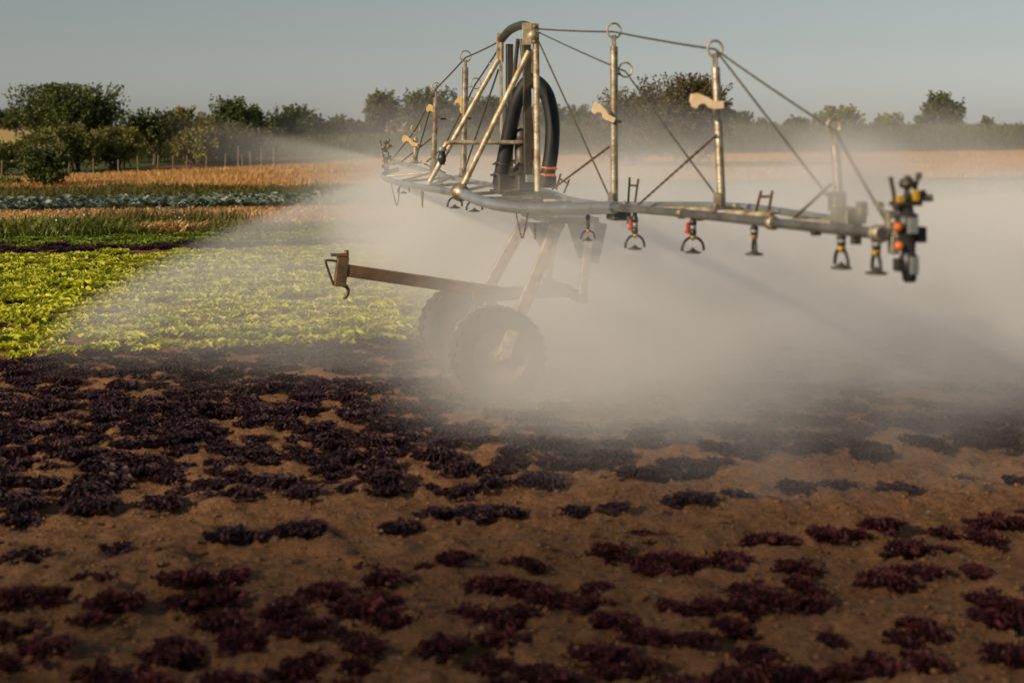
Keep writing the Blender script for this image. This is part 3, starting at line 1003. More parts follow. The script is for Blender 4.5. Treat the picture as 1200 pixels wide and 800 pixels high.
sub(MB().tube(smooth_path(rear_r, 8), 0.028, 12), 'boom_pipe', 'zinc_blue')
rear_w = [PQ(724, 240, -0.09), PQ(849, 241, -0.17), PQ(930, 250, -0.17), PQ(1006, 262, -0.16)]
sub(MB().tube(smooth_path(rear_w, 6), 0.016, 10), 'boom_pipe', 'zinc_blue')
# elbow flange at the front corner
el = MB()
c0 = PQ(539, 225.5, 0.55)
dirv = (PQ(552, 231, 0.52) - c0).normalized()
el.lathe(c0 - dirv * 0.06, dirv, [(0, 0.0), (0, 0.030), (0.012, 0.047), (0.05, 0.047), (0.062, 0.056), (0.085, 0.056), (0.095, 0.042), (0.13, 0.037), (0.13, 0.0)], 18)
sub(el, 'elbow_flange', 'zinc')
# couplings on the wings
for (x, y, q, k) in ((905, 261, 0.05, 0.7), (800, 250, 0.06, 0.62), (720, 243, 0.06, 0.8), (1029, 273.4, 0.05, 0.75)):
    cp = MB()
    a, b_ = PQ(x - 3, y, q), PQ(x + 5, y + 0.6, q)
    dd = (b_ - a).normalized()
    cp.lathe(a, dd, [(d_ * k, r_ * k + 0.004) for d_, r_ in ((0, 0.022), (0.004, 0.034), (0.018, 0.034), (0.022, 0.028), (0.036, 0.028), (0.04, 0.034), (0.054, 0.034), (0.058, 0.022), (0.058, -0.0045))], 16)
    sub(cp, 'pipe_coupling', 'zinc')
# lattice rods between the pipes
rd = MB()
for a, b_ in (((PQ(545, 228, 0.5)), PQ(622, 223, -0.05)), (PQ(604, 240, 0.36), PQ(668, 237, -0.12)), (PQ(560, 233, 0.48), PQ(655, 231, -0.2)),
              (PQ(497, 219, 0.44), PQ(560, 214, -0.18)), (PQ(470, 213, 0.38), PQ(530, 208, -0.14)), (PQ(452, 207, 0.3), PQ(506, 202, -0.11)),
              (PQ(536, 225, 0.53), PQ(575, 217, -0.2)), (PQ(470, 213, 0.38), PQ(506, 202, -0.11)), (PQ(497, 220, 0.44), PQ(530, 208, -0.14))):
    rd.tube([a, b_], 0.012, 8)
for (x0, y0, x1, y1) in ((735, 245, 838, 243), (852, 249, 905, 250), (925, 260, 975, 259)):
    rd.tube([PQ(x0, y0, 0.02), PQ(x1, y1 + 3, -0.06)], 0.014, 8)
for (x0, y0, x1, y1) in ((840, 254, 870, 244), (870, 257, 912, 248), (912, 262, 950, 254), (950, 266, 990, 260)):
    rd.tube([PQ(x0, y0, 0.05), PQ(x1, y1, -0.17)], 0.009, 8)
sub(rd, 'cross_rods', 'scaled')

# --- deck plate and mast blocks in the middle
dk = MB()
dk.box(L(0.0, 0.02, PR(614, 226, 0).z), (0.62, 0.30, 0.02))
dk.box(PR(592, 214, -0.1) + Vector((0, 0, 0)), (0.16, 0.13, 0.11))
dk.box(PR(614, 214, 0.0), (0.16, 0.12, 0.11))
dk.box(PR(641, 213, 0.1), (0.12, 0.10, 0.08))
dk.box(PR(612, 228, 0.05) - Vector((0, 0, 0.05)), (0.5, 0.16, 0.10))
sub(dk, 'mast_base', 'dark')

RM = 0.57
zt_ = 2.36
bl = PR(588, 216, -RM)
tl = PR(587, 44, -RM)
br = PR(630, 224, RM)
tr_ = PR(628, 32, RM)
mast = MB()
mast.bar(bl, tl, 0.045, 0.012, (0, 1, 0))
sub(mast, 'mast_post', 'scaled')
mast = MB()
mast.bar(PR(597, 216, -RM), PR(597, 52, -RM), 0.05, 0.045, (0, 1, 0))
sub(mast, 'mast_post', 'dark')
mast = MB()
mast.tube([br, tr_], 0.021, 12)
sub(mast, 'mast_post', 'scaled')
mast = MB()
mast.bar(PR(619, 205, RM * 0.8), PR(617, 50, RM * 0.8), 0.035, 0.05, (0, 1, 0))
sub(mast, 'mast_post', 'dark')
ta = PR(588, 46, -RM)
tb = PR(624, 35, RM)
arc = smooth_path([ta, ta.lerp(tb, 0.3) + Vector((0, 0, 0.045)), ta.lerp(tb, 0.7) + Vector((0, 0, 0.05)), tb + Vector((0, 0, 0.005))], 5)
mb = MB()
mb.tube(arc, 0.03, 10)
sub(mb, 'top_beam', 'dark')
# head bracket plates with bolts
mb = MB()
hb = PR(623, 40, RM + 0.02)
mb.box(hb + Vector((0, -0.035, 0)), (0.012, 0.05, 0.14))
mb.box(hb + Vector((0.03, 0.01, 0.0)), (0.012, 0.055, 0.13))
mb.lathe(hb + Vector((-0.02, 0.0, -0.01)), X_, [(0, 0), (0, 0.03), (0.07, 0.03), (0.07, 0)], 14)
for dz in (-0.045, 0.0, 0.045):
    mb.lathe(hb + Vector((0.034, 0.01, dz)), X_, [(0, 0.012), (0.012, 0.012), (0.012, 0)], 8)
sub(mb, 'head_bracket', 'scaled')
mb = MB()
mb.box(PR(586, 56, -RM - 0.01), (0.014, 0.05, 0.21))
sub(mb, 'head_bracket', 'scaled')
# braces
for a, b_, rr, m_ in ((PR(584, 70, -RM), PR(503, 214, -RM), 0.019, 'scaled'), (PR(620, 60, RM), PR(541, 221, 0.42), 0.019, 'scaled'),
                      (PR(607, 46, 0.1), PR(592, 190, -0.1), 0.014, 'dark'), (PR(611, 46, 0.2), PR(628, 206, 0.35), 0.016, 'dark'),
                      (PR(587, 188, -0.2), PR(606, 189, -0.1), 0.009, 'scaled')):
    mb = MB()
    mb.tube([a, b_], rr, 10)
    sub(mb, 'brace', m_)

# --- riser pipe with cap, panel
mb = MB()
c = PR(611, 215, -0.05)
top = PR(611, 152, -0.05)
hR = top.z - c.z
mb.lathe(c, Z_, [(0, 0), (0, 0.058), (0.03, 0.058), (0.035, 0.046), (0.13, 0.046), (0.135, 0.054), (0.15, 0.054), (0.155, 0.046), (hR - 0.08, 0.046), (hR - 0.07, 0.053), (hR - 0.02, 0.052), (hR, 0.035), (hR + 0.012, 0)], 20)
sub(mb, 'riser_pipe', 'dark')
mb = MB()
mb.box(PR(621, 184, 0.12), (0.03, 0.055, 0.34))
sub(mb, 'back_panel', 'greyplate')
mb = MB()
mb.box(PR(621, 72, 0.3), (0.02, 0.05, 0.16))
sub(mb, 'upper_panel', 'zinc')
# --- hose arch
hp = smooth_path([PR(585, 217, -0.1), PR(590, 190, -0.08), PR(597, 155, -0.05), PR(606, 118, 0.0), PR(621, 95, 0.05), PR(639, 108, 0.1), PR(647, 140, 0.13), PR(646, 178, 0.15), PR(639, 218, 0.15)], 8)
mb = MB()
mb.tube(hp, 0.05, 18)
sub(mb, 'supply_hose', 'hose')
for y, x in ((197, 643.5), (205, 641.5)):
    c = PR(x, y, 0.15)
    mb = MB()
    mb.ring(c, Vector((0, 0.1, 1)), 0.053, 0.006, 24, 6)
    for da in (-0.03, -0.012, 0.008, 0.026):
        mb.box(c + Vector((0.047, da, 0)), (0.018, 0.014, 0.016))
    sub(mb, 'hose_clamp', 'orange')
for y, x in ((192, 589.5), (205, 587)):
    c = PR(x, y, -0.085)
    mb = MB()
    mb.ring(c, Vector((0.05, 0.2, 1)), 0.053, 0.005, 24, 6)
    mb.box(c + Vector((0.02, -0.062, 0)), (0.02, 0.03, 0.014))
    sub(mb, 'hose_clamp', 'dark')
# small valve between the risers
mb = MB()
c = PR(602, 207, -0.02)
mb.tube([PR(598, 207, -0.02), PR(609, 202, -0.02)], 0.018, 10)
mb.lathe(c, Z_, [(0, 0), (0, 0.014), (0.05, 0.014), (0.055, 0.024), (0.065, 0.024), (0.065, 0)], 12)
mb.tube([c + Vector((0, 0, 0.06)), c + Vector((0.02, 0.03, 0.1))], 0.006, 6)
sub(mb, 'stop_valve', 'dark')

# --- outrigger pipe with the side sprayer
za = PR(612, 167, 0.0)
zb_ = PR(521, 167, 0.0)
path = [za, za.lerp(zb_, 0.5), za.lerp(zb_, 0.93), zb_ + Vector((0, 0.012, -0.006)), zb_ + Vector((0, -0.002, -0.03)), zb_ + Vector((0, 0.0, -0.06))]
mb = MB()
mb.tube(path, 0.0155, 12)
arm = sub(mb, 'outrigger_pipe', 'scaled')
nz_ = PR(518, 173, 0.0)
mb = MB()
mb.lathe(nz_, -Z_, [(0, 0), (0, 0.022), (0.045, 0.022), (0.05, 0.028), (0.09, 0.028), (0.10, 0.02), (0.115, 0.02), (0.115, 0)], 16)
sub(mb, 'spray_head', 'plastic', arm)
mb = MB()
mb.lathe(nz_ + Vector((0, 0.0, 0.005)), -Z_, [(0, 0.0), (0, 0.024), (0.03, 0.024), (0.03, 0)], 16)
sub(mb, 'union_nut', 'greyplate', arm)
NOZ = PR(515, 188, 0.0)


# --- uprights with rings
def upright(xb, yb, xt, yt, rp, ring_r, q=0.0, side_ring=None, clip=None, clip_mat='cream'):
    b0, t0 = PQ(xb, yb, q), PQ(xt, yt, q)
    r0 = b0.x
    t0 = Vector((r0 + (t0.x - b0.x) * 1.0, t0.y, t0.z))
    mb = MB()
    flat = t0 - (t0 - b0).normalized() * 0.05
    mb.tube([b0, flat], rp, 12)
    mb.bar(flat - Vector((0, 0, 0.012)), t0 + Vector((0, 0, 0.012)), rp * 1.9, rp * 0.55, (0, 1, 0))
    # shoe on the boom
    mb.box(b0 + Vector((0, 0, 0.01)), (0.10, 0.12, 0.012))
    mb.box(b0 + Vector((0.0, -0.02, 0.045)), (0.07, 0.01, 0.06))
    for dy in (-0.045, 0.045):
        mb.lathe(b0 + Vector((0.03, dy, 0.016)), Z_, [(0, 0.011), (0.014, 0.011), (0.014, 0)], 6, False)
    p = sub(mb, 'upright', 'zinc')
    rg = MB()
    rg.ring(t0 + Vector((0, 0, ring_r * 0.9)), Vector((1, 0.1, 0)), ring_r, 0.0055, 24, 8)
    sub(rg, 'cable_ring', 'scaled', p)
    if side_ring:
        sx, sy = side_ring
        c = PQ(sx, sy, q - 0.05)
        c = Vector((t0.x, c.y, 0)) + Vector((0, 0, PQ(sx, sy, q - 0.05).z))
        cc = PR(sx, sy, t0.x)
        rg = MB()
        rg.ring(cc, Vector((1, 0.1, 0)), ring_r * 0.98, 0.005, 24, 8)
        rg.tube([Vector((t0.x, -q, cc.z - ring_r * 0.6)), cc + Vector((0, -ring_r * 0.7, -ring_r * 0.6))], 0.006, 6)
        sub(rg, 'cable_ring', 'scaled', p)
    return p, b0, t0


def lerp_up(b0, t0, y_px, x_px):
    return PR(x_px, y_px, b0.x)


U = {}
U['R1'] = upright(720, 242, 719.5, 44, 0.021, 0.040, 0.0, (733, 82))
U['R2'] = upright(846, 246, 838, 66, 0.0185, 0.036, 0.0)
U['R3'] = upright(986, 260, 977, 156, 0.0165, 0.028, -0.05)
U['L1'] = upright(543, 208, 545.5, 72, 0.026, 0.045, 0.0, (557.5, 98))
U['L2'] = upright(508, 200, 511, 108, 0.026, 0.044, 0.0)
U['L3'] = upright(487, 192, 487, 156, 0.025, 0.045, 0.0)

# transport clips: a beaked plate with a half round notch, on a short cross arm
OUT = [(-0.075, 0.042), (-0.05, 0.046), (0.0, 0.026), (0.02, 0.012), (0.065, 0.012), (0.065, -0.018), (0.02, -0.022), (-0.002, -0.014), (-0.014, 0.0), (-0.03, 0.003), (-0.046, -0.004), (-0.052, -0.02), (-0.068, -0.014), (-0.080, 0.012)]


def clip(key, x, y, ang, scale, mat, flip=1):
    p, b0, t0 = U[key]
    c = PR(x, y, b0.x + 0.035)
    ca, sa = math.cos(ang), math.sin(ang)
    ux = Vector((0.12, ca, -sa)).normalized() * scale
    uy = Vector((0.0, sa, ca)) * scale * flip
    mb = MB()
    mb.plate(OUT, c, ux, uy, 0.022)
    cl = sub(mb, 'transport_clip', mat)
    mb = MB()
    hinge = c + ux * 0.045
    mb.tube([hinge, hinge + Vector((-0.06, 0, 0))], 0.008, 8)
    mb.box(hinge + ux * 0.04 + Vector((-0.01, 0, 0)), (0.03, 0.045 * scale, 0.016))
    sub(mb, 'clip_bolt', 'dark', cl)


clip('R1', 708, 135, 0.45, 0.95, 'pale_cream')
clip('R2', 830, 122, 0.0, 1.0, 'pale_cream')
clip('L1', 541, 127, 1.05, 1.15, 'cream')
clip('L2', 509, 133, 0.55, 1.15, 'cream')
clip('L3', 481, 167, 0.3, 1.15, 'cream')

# --- stay cables
def ring_c(k):
    return U[k][2] + Vector((0, 0, 0.03))


def foot(k):
    return U[k][1] + Vector((0, 0, 0.03))


def cable(pts, r=0.0055, sag=0.0, mat='cable', name='stay_cable'):
    pts = [Vector(p) for p in pts]
    out = []
    for i in range(len(pts) - 1):
        for j in range(6):
            t = j / 6
            out.append(pts[i].lerp(pts[i + 1], t) - Vector((0, 0, sag * 4 * t * (1 - t))))
    out.append(pts[-1])
    mb = MB()
    mb.tube(out, r, 6)
    return sub(mb, name, mat)


head_r = PR(629, 34, RM)
head_l = PR(587, 48, -RM)
end_r = PQ(1040, 262, 0.0)
end_l = PQ(457, 190, 0.0)
cable([head_r, ring_c('R1'), ring_c('R2'), PR(978, 153, U['R3'][1].x), end_r], 0.0052, 0.004)
cable([PR(631, 38, RM), PR(733, 84, U['R1'][1].x), foot('R2')], 0.0048, 0.004)
cable([PR(629, 44, RM), foot('R1') + Vector((-0.06, 0, 0))], 0.0052)
cable([ring_c('R2'), foot('R3')], 0.0048)
cable([head_l, ring_c('L1'), ring_c('L2'), PR(487, 152, U['L3'][1].x), end_l], 0.007, 0.004)
cable([PR(584, 58, -RM), PR(557, 99, U['L1'][1].x), foot('L2')], 0.007, 0.003)
cable([PR(584, 82, -RM), foot('L1')], 0.007)
cable([ring_c('L2'), foot('L3')], 0.007)
# chain braces between boom and uprights
for a, b_, r_ in ((PQ(647, 222, -0.12), PR(714, 172, U['R1'][1].x), 0.007), (PQ(748, 240, -0.05), PR(840, 158, U['R2'][1].x), 0.006), (PQ(928, 258, -0.1), PR(974, 216, U['R3'][1].x), 0.006),
                (PQ(500, 190, 0.0), PR(545, 150, U['L1'][1].x), 0.008), (PQ(470, 190, 0.0), PR(511, 158, U['L2'][1].x), 0.008), (PQ(522, 203, -0.05), PR(497, 192, U['L2'][1].x), 0.008)):
    n = 16
    pts = [Vector(a).lerp(Vector(b_), i / (n * 2)) for i in range(n * 2 + 1)]
    mb = MB()
    mb.tube(pts, [r_ * (1.25 if i % 2 else 0.7) for i in range(len(pts))], 6)
    sub(mb, 'brace_chain', 'rust')
# H shaped fork holders
for (xa, ya, xb, yb, xc_, yc_, xd, yd) in ((736, 240, 738, 208, 744, 238, 748, 210), (886, 247, 892, 224, 901, 246, 905, 224), (652, 222, 657, 204, 661, 226, 667, 211)):
    q = -0.10
    a, b_, c, d = PQ(xa, ya, q), PQ(xb, yb, q), PQ(xa, ya, q) + (PQ(xc_, yc_, q) - PQ(xa, ya, q)), PQ(xd, yd, q)
    mb = MB()
    mb.tube([a, b_], 0.006, 6)
    mb.tube([c, d], 0.006, 6)
    mb.tube([a.lerp(b_, 0.72), c.lerp(d, 0.72)], 0.006, 6)
    sub(mb, 'fork_holder', 'rust')
# hanging chain loops under the left wing and by the leg
for (xa, ya, xb, yb, xm, ym, q) in ((458, 213, 469, 216, 465, 241, 0.36), (604, 246, 619, 247, 612, 279, 0.32), (494, 221, 496, 221, 495, 243, 0.46), (626, 262, 628, 262, 627, 280, 0.2)):
    a, b_, m_ = PQ(xa, ya, q), PQ(xb, yb, q), PQ(xm, ym, q)
    ctrl = smooth_path([a, a.lerp(m_, 0.6) + (a - b_) * 0.05, m_, b_.lerp(m_, 0.6) + (b_ - a) * 0.05, b_], 6)
    mb = MB()
    mb.tube(ctrl, [0.006 if i % 2 else 0.0035 for i in range(len(ctrl))], 6)
    sub(mb, 'chain_loop', 'rust')


# --- drop nozzles with hoop brackets
def nozzle(x, ytop, ybot, q, turn, lever=None, big=1.0, boom_drop=True):
    t0 = PQ(x, ytop, q)
    bt = PQ(x, ybot, q)
    NOZZLES.append(bt)
    s = big
    Hn = t0.z - bt.z
    hoopR = 0.054 * s
    ax = Vector((math.cos(turn), math.sin(turn), 0))
    side = Vector((-math.sin(turn), math.cos(turn), 0))
    hc = Vector((t0.x, t0.y, bt.z + 0.012))                       # centre of the hoop
    stem = hc.z + hoopR + 0.004
    mb = MB()
    hs = t0.z - stem
    mb.lathe(Vector((t0.x, t0.y, stem)), Z_, [(0, 0), (0, 0.012 * s), (0.012, 0.016 * s), (hs * 0.35, 0.016 * s), (hs * 0.38, 0.0125 * s), (hs * 0.7, 0.0125 * s), (hs * 0.72, 0.017 * s), (hs * 0.95, 0.017 * s), (hs, 0.012 * s), (hs + 0.02, 0.012 * s), (hs + 0.02, 0)], 14)
    p = sub(mb, 'drop_nozzle', 'plastic')
    mb = MB()
    mb.ring(hc, ax, hoopR, 0.0065 * s, 18, 8, -math.pi / 2 - 0.15, math.pi / 2 + 0.15, Z_)
    sub(mb, 'hoop_bracket', 'plastic', p)
    mb = MB()
    mb.lathe(Vector((t0.x, t0.y, bt.z - 0.006)), Z_, [(0, 0), (0, 0.034 * s), (0.005, 0.038 * s), (0.010, 0.020 * s), (0.018, 0.008 * s), (0.026, 0.002)], 18)
    sub(mb, 'splash_plate', 'dark', p)
    mb = MB()
    mb.lathe(Vector((t0.x, t0.y, stem + 0.002)), -Z_, [(0, 0), (0, 0.016 * s), (0.008, 0.015 * s), (0.022, 0.004 * s), (0.022, 0)], 12)
    sub(mb, 'nozzle_tip', 'yellow', p)
    mb = MB()
    mb.lathe(Vector((t0.x, t0.y, stem + hs * 0.40)), Z_, [(0, 0.0), (0, 0.0155 * s), (hs * 0.28, 0.0155 * s), (hs * 0.28, 0)], 14)
    sub(mb, 'nozzle_collar', 'greyplate', p)
    if lever:
        o = side * lever * 0.026
        c = Vector((t0.x, t0.y, stem + hs * 0.55)) + o
        mb = MB()
        mb.tube([Vector((t0.x, t0.y, c.z)), c], 0.006, 8)
        mb.box(c, (0.016, 0.012, 0.045), None)
        mb.box(c + Vector((0, 0, -0.02)) + side * lever * 0.004, (0.022, 0.012, 0.016), None)
        sub(mb, 'valve_lever', 'red', p)
    return p


NOZZLES = []
nozzle(689, 252, 281, 0.05, 0.05, None, 0.75)
nozzle(744, 254, 291, 0.05, 0.15, -1)
nozzle(812, 258, 295, 0.05, 0.1, -1)
nozzle(884, 266, 297, 0.05, 1.25)
nozzle(986, 276, 313, 0.05, 1.5)
nozzle(1027, 279, 319, 0.05, 1.3)
nozzle(533, 229, 243, 0.53, 0.3)
nozzle(556, 235, 247, 0.48, 0.2)
nozzle(473, 213, 226, 0.38, 0.2)
nozzle(515, 208, 222, -0.12, 0.4)

# outer joint box and brackets on the right wing
mb = MB()
mb.box(PQ(994, 252, -0.02), (0.12, 0.08, 0.055))
mb.box(PQ(981, 236, -0.02), (0.05, 0.05, 0.07))
mb.box(PQ(1010, 245, -0.02), (0.03, 0.03, 0.05))
sub(mb, 'joint_box', 'zinc')
mb = MB()
a = PQ(1044, 262, 0.0)
mb.box(a, (0.03, 0.035, 0.085))
mb.lathe(a + Vector((0.018, 0, 0.01)), X_, [(0, 0.011), (0.012, 0.011), (0.012, 0)], 10)
mb.box(PQ(1047, 287, 0.0), (0.03, 0.028, 0.06))
mb.tube([PQ(1040, 270, 0), PQ(1056, 278, 0)], 0.012, 10)
mb.tube([PQ(1030, 241, 0.0), PQ(1044, 258, 0.0)], 0.006, 8)
mb.box(PQ(1031, 240, 0.0), (0.02, 0.02, 0.02))
sub(mb, 'end_bracket', 'zinc')
for (x, y, w, h) in ((820, 255, .03, .02), (956, 270, .03, .03), (1003, 280, .025, .03)):
    sub(MB().box(PQ(x, y + 1, 0.05), (w, 0.03, h)), 'lug', 'dark')
mb = MB()
mb.box(PQ(725, 251, 0.02), (0.12, 0.10, 0.06))
mb.box(PQ(740, 258, 0.02), (0.04, 0.04, 0.04))
sub(mb, 'wing_hinge', 'dark')


# --- end sprinklers (impact guns)
def end_gun(base, s):
    """base: foot of the vertical body; s: scale"""
    b0 = Vector(base)
    up = Vector((0.0, -0.055, 1)).normalized()
    at = lambda h, y=0.0, x=0.0: b0 + up * (h * s) + Vector((x * s, y * s, 0))
    mb = MB()
    mb.lathe(at(0), up, [(h * s, r * s) for h, r in ((0, 0), (0, 0.018), (0.008, 0.022), (0.03, 0.024), (0.035, 0.028), (0.085, 0.028), (0.09, 0.022), (0.13, 0.026), (0.16, 0.032), (0.165, 0.036), (0.215, 0.036), (0.22, 0.024), (0.24, 0.022), (0.24, 0))], 18)
    mb.box(at(0.15, 0.045), (0.035 * s, 0.03 * s, 0.05 * s))
    mb.box(at(0.055, -0.035), (0.03 * s, 0.028 * s, 0.04 * s))
    p = sub(mb, 'end_sprinkler', 'plastic')
    mb = MB()
    mb.tube([at(0.235, -0.04), at(0.262, 0.0), at(0.27, 0.03), at(0.285, 0.07)], [0.014 * s, 0.017 * s, 0.015 * s, 0.01 * s], 10)
    mb.tube([at(0.24, -0.038), at(0.29, -0.042), at(0.335, -0.05)], 0.007 * s, 8)
    mb.tube([at(0.24, 0.0), at(0.29, 0.006), at(0.34, 0.012)], 0.010 * s, 8)
    mb.tube([at(0.25, 0.035), at(0.3, 0.036), at(0.328, 0.046)], 0.007 * s, 8)
    mb.lathe(at(0.328, 0.05), Z_, [(0, 0), (0, 0.010 * s), (0.02 * s, 0.010 * s), (0.02 * s, 0)], 10)
    mb.lathe(at(0.30, 0.008), up, [(0, 0), (0, 0.022 * s), (0.015 * s, 0.026 * s), (0.03 * s, 0.018 * s), (0.03 * s, 0)], 12)
    mb.box(at(0.25, 0.0), (0.05 * s, 0.09 * s, 0.014 * s))
    sub(mb, 'rocker_arm', 'dark', p)
    for h in (0.118, 0.178):
        mb = MB()
        mb.lathe(at(h, -0.042, 0.012), Vector((1, -0.3, 0)), [(0, 0), (0, 0.012 * s), (0.014 * s, 0.015 * s), (0.024 * s, 0.009 * s), (0.024 * s, 0)], 14)
        sub(mb, 'adjuster_knob', 'orange', p)
    for h in (0.265,):
        mb = MB()
        mb.box(at(h, -0.03, 0.02), (0.02 * s, 0.022 * s, 0.02 * s))
        mb.box(at(h + 0.012, 0.025, 0.02), (0.02 * s, 0.016 * s, 0.034 * s))
        sub(mb, 'spring_clip', 'yellow', p)
    mb = MB()
    mb.box(at(0.182, 0.0, 0.035), (0.012 * s, 0.032 * s, 0.05 * s))
    mb.box(at(0.055, 0.002, 0.030), (0.012 * s, 0.026 * s, 0.055 * s))
    sub(mb, 'grey_plate', 'greyplate', p)
    mb = MB()
    mb.tube([at(0.262, 0.05), at(0.268, 0.078)], 0.010 * s, 10)
    mb.lathe(at(0.266, 0.075), Vector((0.2, 1, 0.1)), [(0, 0.012 * s), (0.018 * s, 0.012 * s), (0.02 * s, 0.004)], 10)
    sub(mb, 'jet_tip', 'zinc', p)
    return p


end_gun(PQ(1066, 330, 0.02), 1.0)
end_gun(PQ(453, 201, -0.02), 1.05)
mb = MB()
mb.tube([PQ(462, 192, -0.02), PQ(456, 192, -0.02)], 0.014, 8)
sub(mb, 'gun_arm', 'zinc')

# --- chassis: legs, gussets, wheels, tow arm
QW = 0.32
RW = 0.30
for sgn, xt, yt in ((1, 656, 256), (-1, 616, 258)):
    r_ = 0.55 * sgn
    hub = L(r_, QW, RW)
    top_ = PR(xt, yt, 0.38 * sgn)
    mb = MB()
    off = Vector((0.12 * 1, 0, 0)) if sgn > 0 else Vector((0.12, 0, 0))
    mb.bar(top_, hub + off, 0.075, 0.045, (1, 0, 0))
    sub(mb, 'leg', 'scaled')
    mb = MB()
    mb.bar(PR(xt + 36, yt + 2, 0.35 * sgn), L(0.42 * sgn, -0.28, 0.62), 0.05, 0.04, (1, 0, 0))
    sub(mb, 'rear_leg', 'scaled')
    wh = MB()
    # tyre: rounded section with lugs
    prof = [(-0.085, 0.175), (-0.10, 0.20), (-0.105, 0.245), (-0.095, 0.28), (-0.07, 0.296), (-0.025, RW), (0.025, RW), (0.07, 0.296), (0.095, 0.28), (0.105, 0.245), (0.10, 0.20), (0.085, 0.175)]
    wh.lathe(hub, X_, prof, 48)
    for k in range(26):
        a = 2 * math.pi * k / 26
        for sd in (-1, 1):
            aa = a + (0.12 if sd > 0 else 0)
            rad = Vector((0, math.cos(aa), math.sin(aa)))
            tan = Vector((0, -math.sin(aa), math.cos(aa)))
            wh.box(hub + rad * 0.294 + Vector((sd * 0.05, 0, 0)), (0.075, 0.026, 0.016), Matrix((Vector((1, sd * 0.35 * tan.y, sd * 0.35 * tan.z)).normalized(), tan, rad)).transposed())
    w_ = sub(wh, 'wheel', 'tyre')
    rm = MB()
    rm.lathe(hub, X_, [(-0.085, 0.178), (-0.08, 0.165), (-0.03, 0.155), (-0.02, 0.06), (0.03, 0.055), (0.04, 0.12), (0.05, 0.155), (0.08, 0.165), (0.088, 0.178)], 32)
    rm.lathe(hub, X_, [(0.028, 0.06), (0.07, 0.05), (0.10, 0.045), (0.105, 0.03), (0.105, 0)], 18)
    for k in range(5):
        a = 2 * math.pi * k / 5
        rm.lathe(hub + Vector((0.035, 0.085 * math.cos(a), 0.085 * math.sin(a))), X_, [(0, 0.012), (0.02, 0.012), (0.02, 0)], 6, False)
    sub(rm, 'rim', 'rim', w_)
    cp_ = MB()
    cp_.lathe(hub + Vector((0.105, -0.0, 0)), X_, [(0, 0.022), (0.02, 0.02), (0.03, 0.01), (0.032, 0)], 14)
    sub(cp_, 'hub_cap', 'zinc', w_)
mb = MB()
mb.tube([L(-0.46, QW, RW), L(0.46, QW, RW)], 0.028, 10)
mb.bar(L(0, QW + 0.05, 0.60), L(0, -0.32, 0.62), 0.09, 0.08)
mb.bar(L(-0.45, -0.28, 0.62), L(0.45, -0.28, 0.62), 0.06, 0.06)
mb.bar(L(0, QW, RW), L(0, QW, 0.6), 0.06, 0.06, (0, 1, 0))
sub(mb, 'chassis', 'rust')
mb = MB()
tri = [PR(628, 262, 0.1), PR(662, 262, 0.1), PR(642, 288, 0.1)]
c = PR(640, 262, 0.12)
mb.plate([(-0.10, 0.0), (-0.01, -0.17), (0.10, 0.0)], c, Vector((0, 1, 0)), Vector((0, 0, 1)), 0.25)
mb.plate([(-0.10, 0.0), (-0.02, -0.24), (0.06, -0.26), (0.12, 0.0)], PR(686, 262, 0.25), Vector((0, 1, 0)), Vector((0, 0, 1)), 0.2)
mb.box(PR(655, 254, 0.15), (0.7, 0.34, 0.035))
sub(mb, 'gusset', 'dark')
# tow arm
a0 = PR(600, 345, 0.0)
a1 = PR(400, 316, 0.0)
mb = MB()
mb.bar(a0, a1, 0.06, 0.078)
ta_ = sub(mb, 'tow_arm', 'rust')
mb = MB()
c = PR(400, 318, 0.0)
mb.bar(PR(398, 335, 0.0), PR(402, 300, 0.0), 0.075, 0.075, (1, 0, 0))
mb.box(PR(398, 298.5, 0.0), (0.085, 0.115, 0.014))
mb.lathe(PR(406, 297, 0.03), Z_, [(0, 0.016), (0.022, 0.014), (0.022, 0)], 8)
sub(mb, 'tow_head', 'rust', ta_)
mb = MB()
mb.tube(smooth_path([PR(395, 306, 0.0), PR(384, 305, 0.0), PR(382, 308, 0.0), PR(390, 331, 0.0), PR(393, 334, 0.0), PR(400, 334, 0.0)], 4), 0.008, 8)
sub(mb, 'wire_loop', 'dark', ta_)
mb = MB()
mb.tube(smooth_path([PR(401, 334, 0.0), PR(406, 336, 0.0), PR(408, 341, 0.0), PR(406, 347, 0.0), PR(402, 350, 0.0)], 5), [0.012] * 18 + [0.01, 0.008, 0.005], 8)
sub(mb, 'hook', 'dark', ta_)


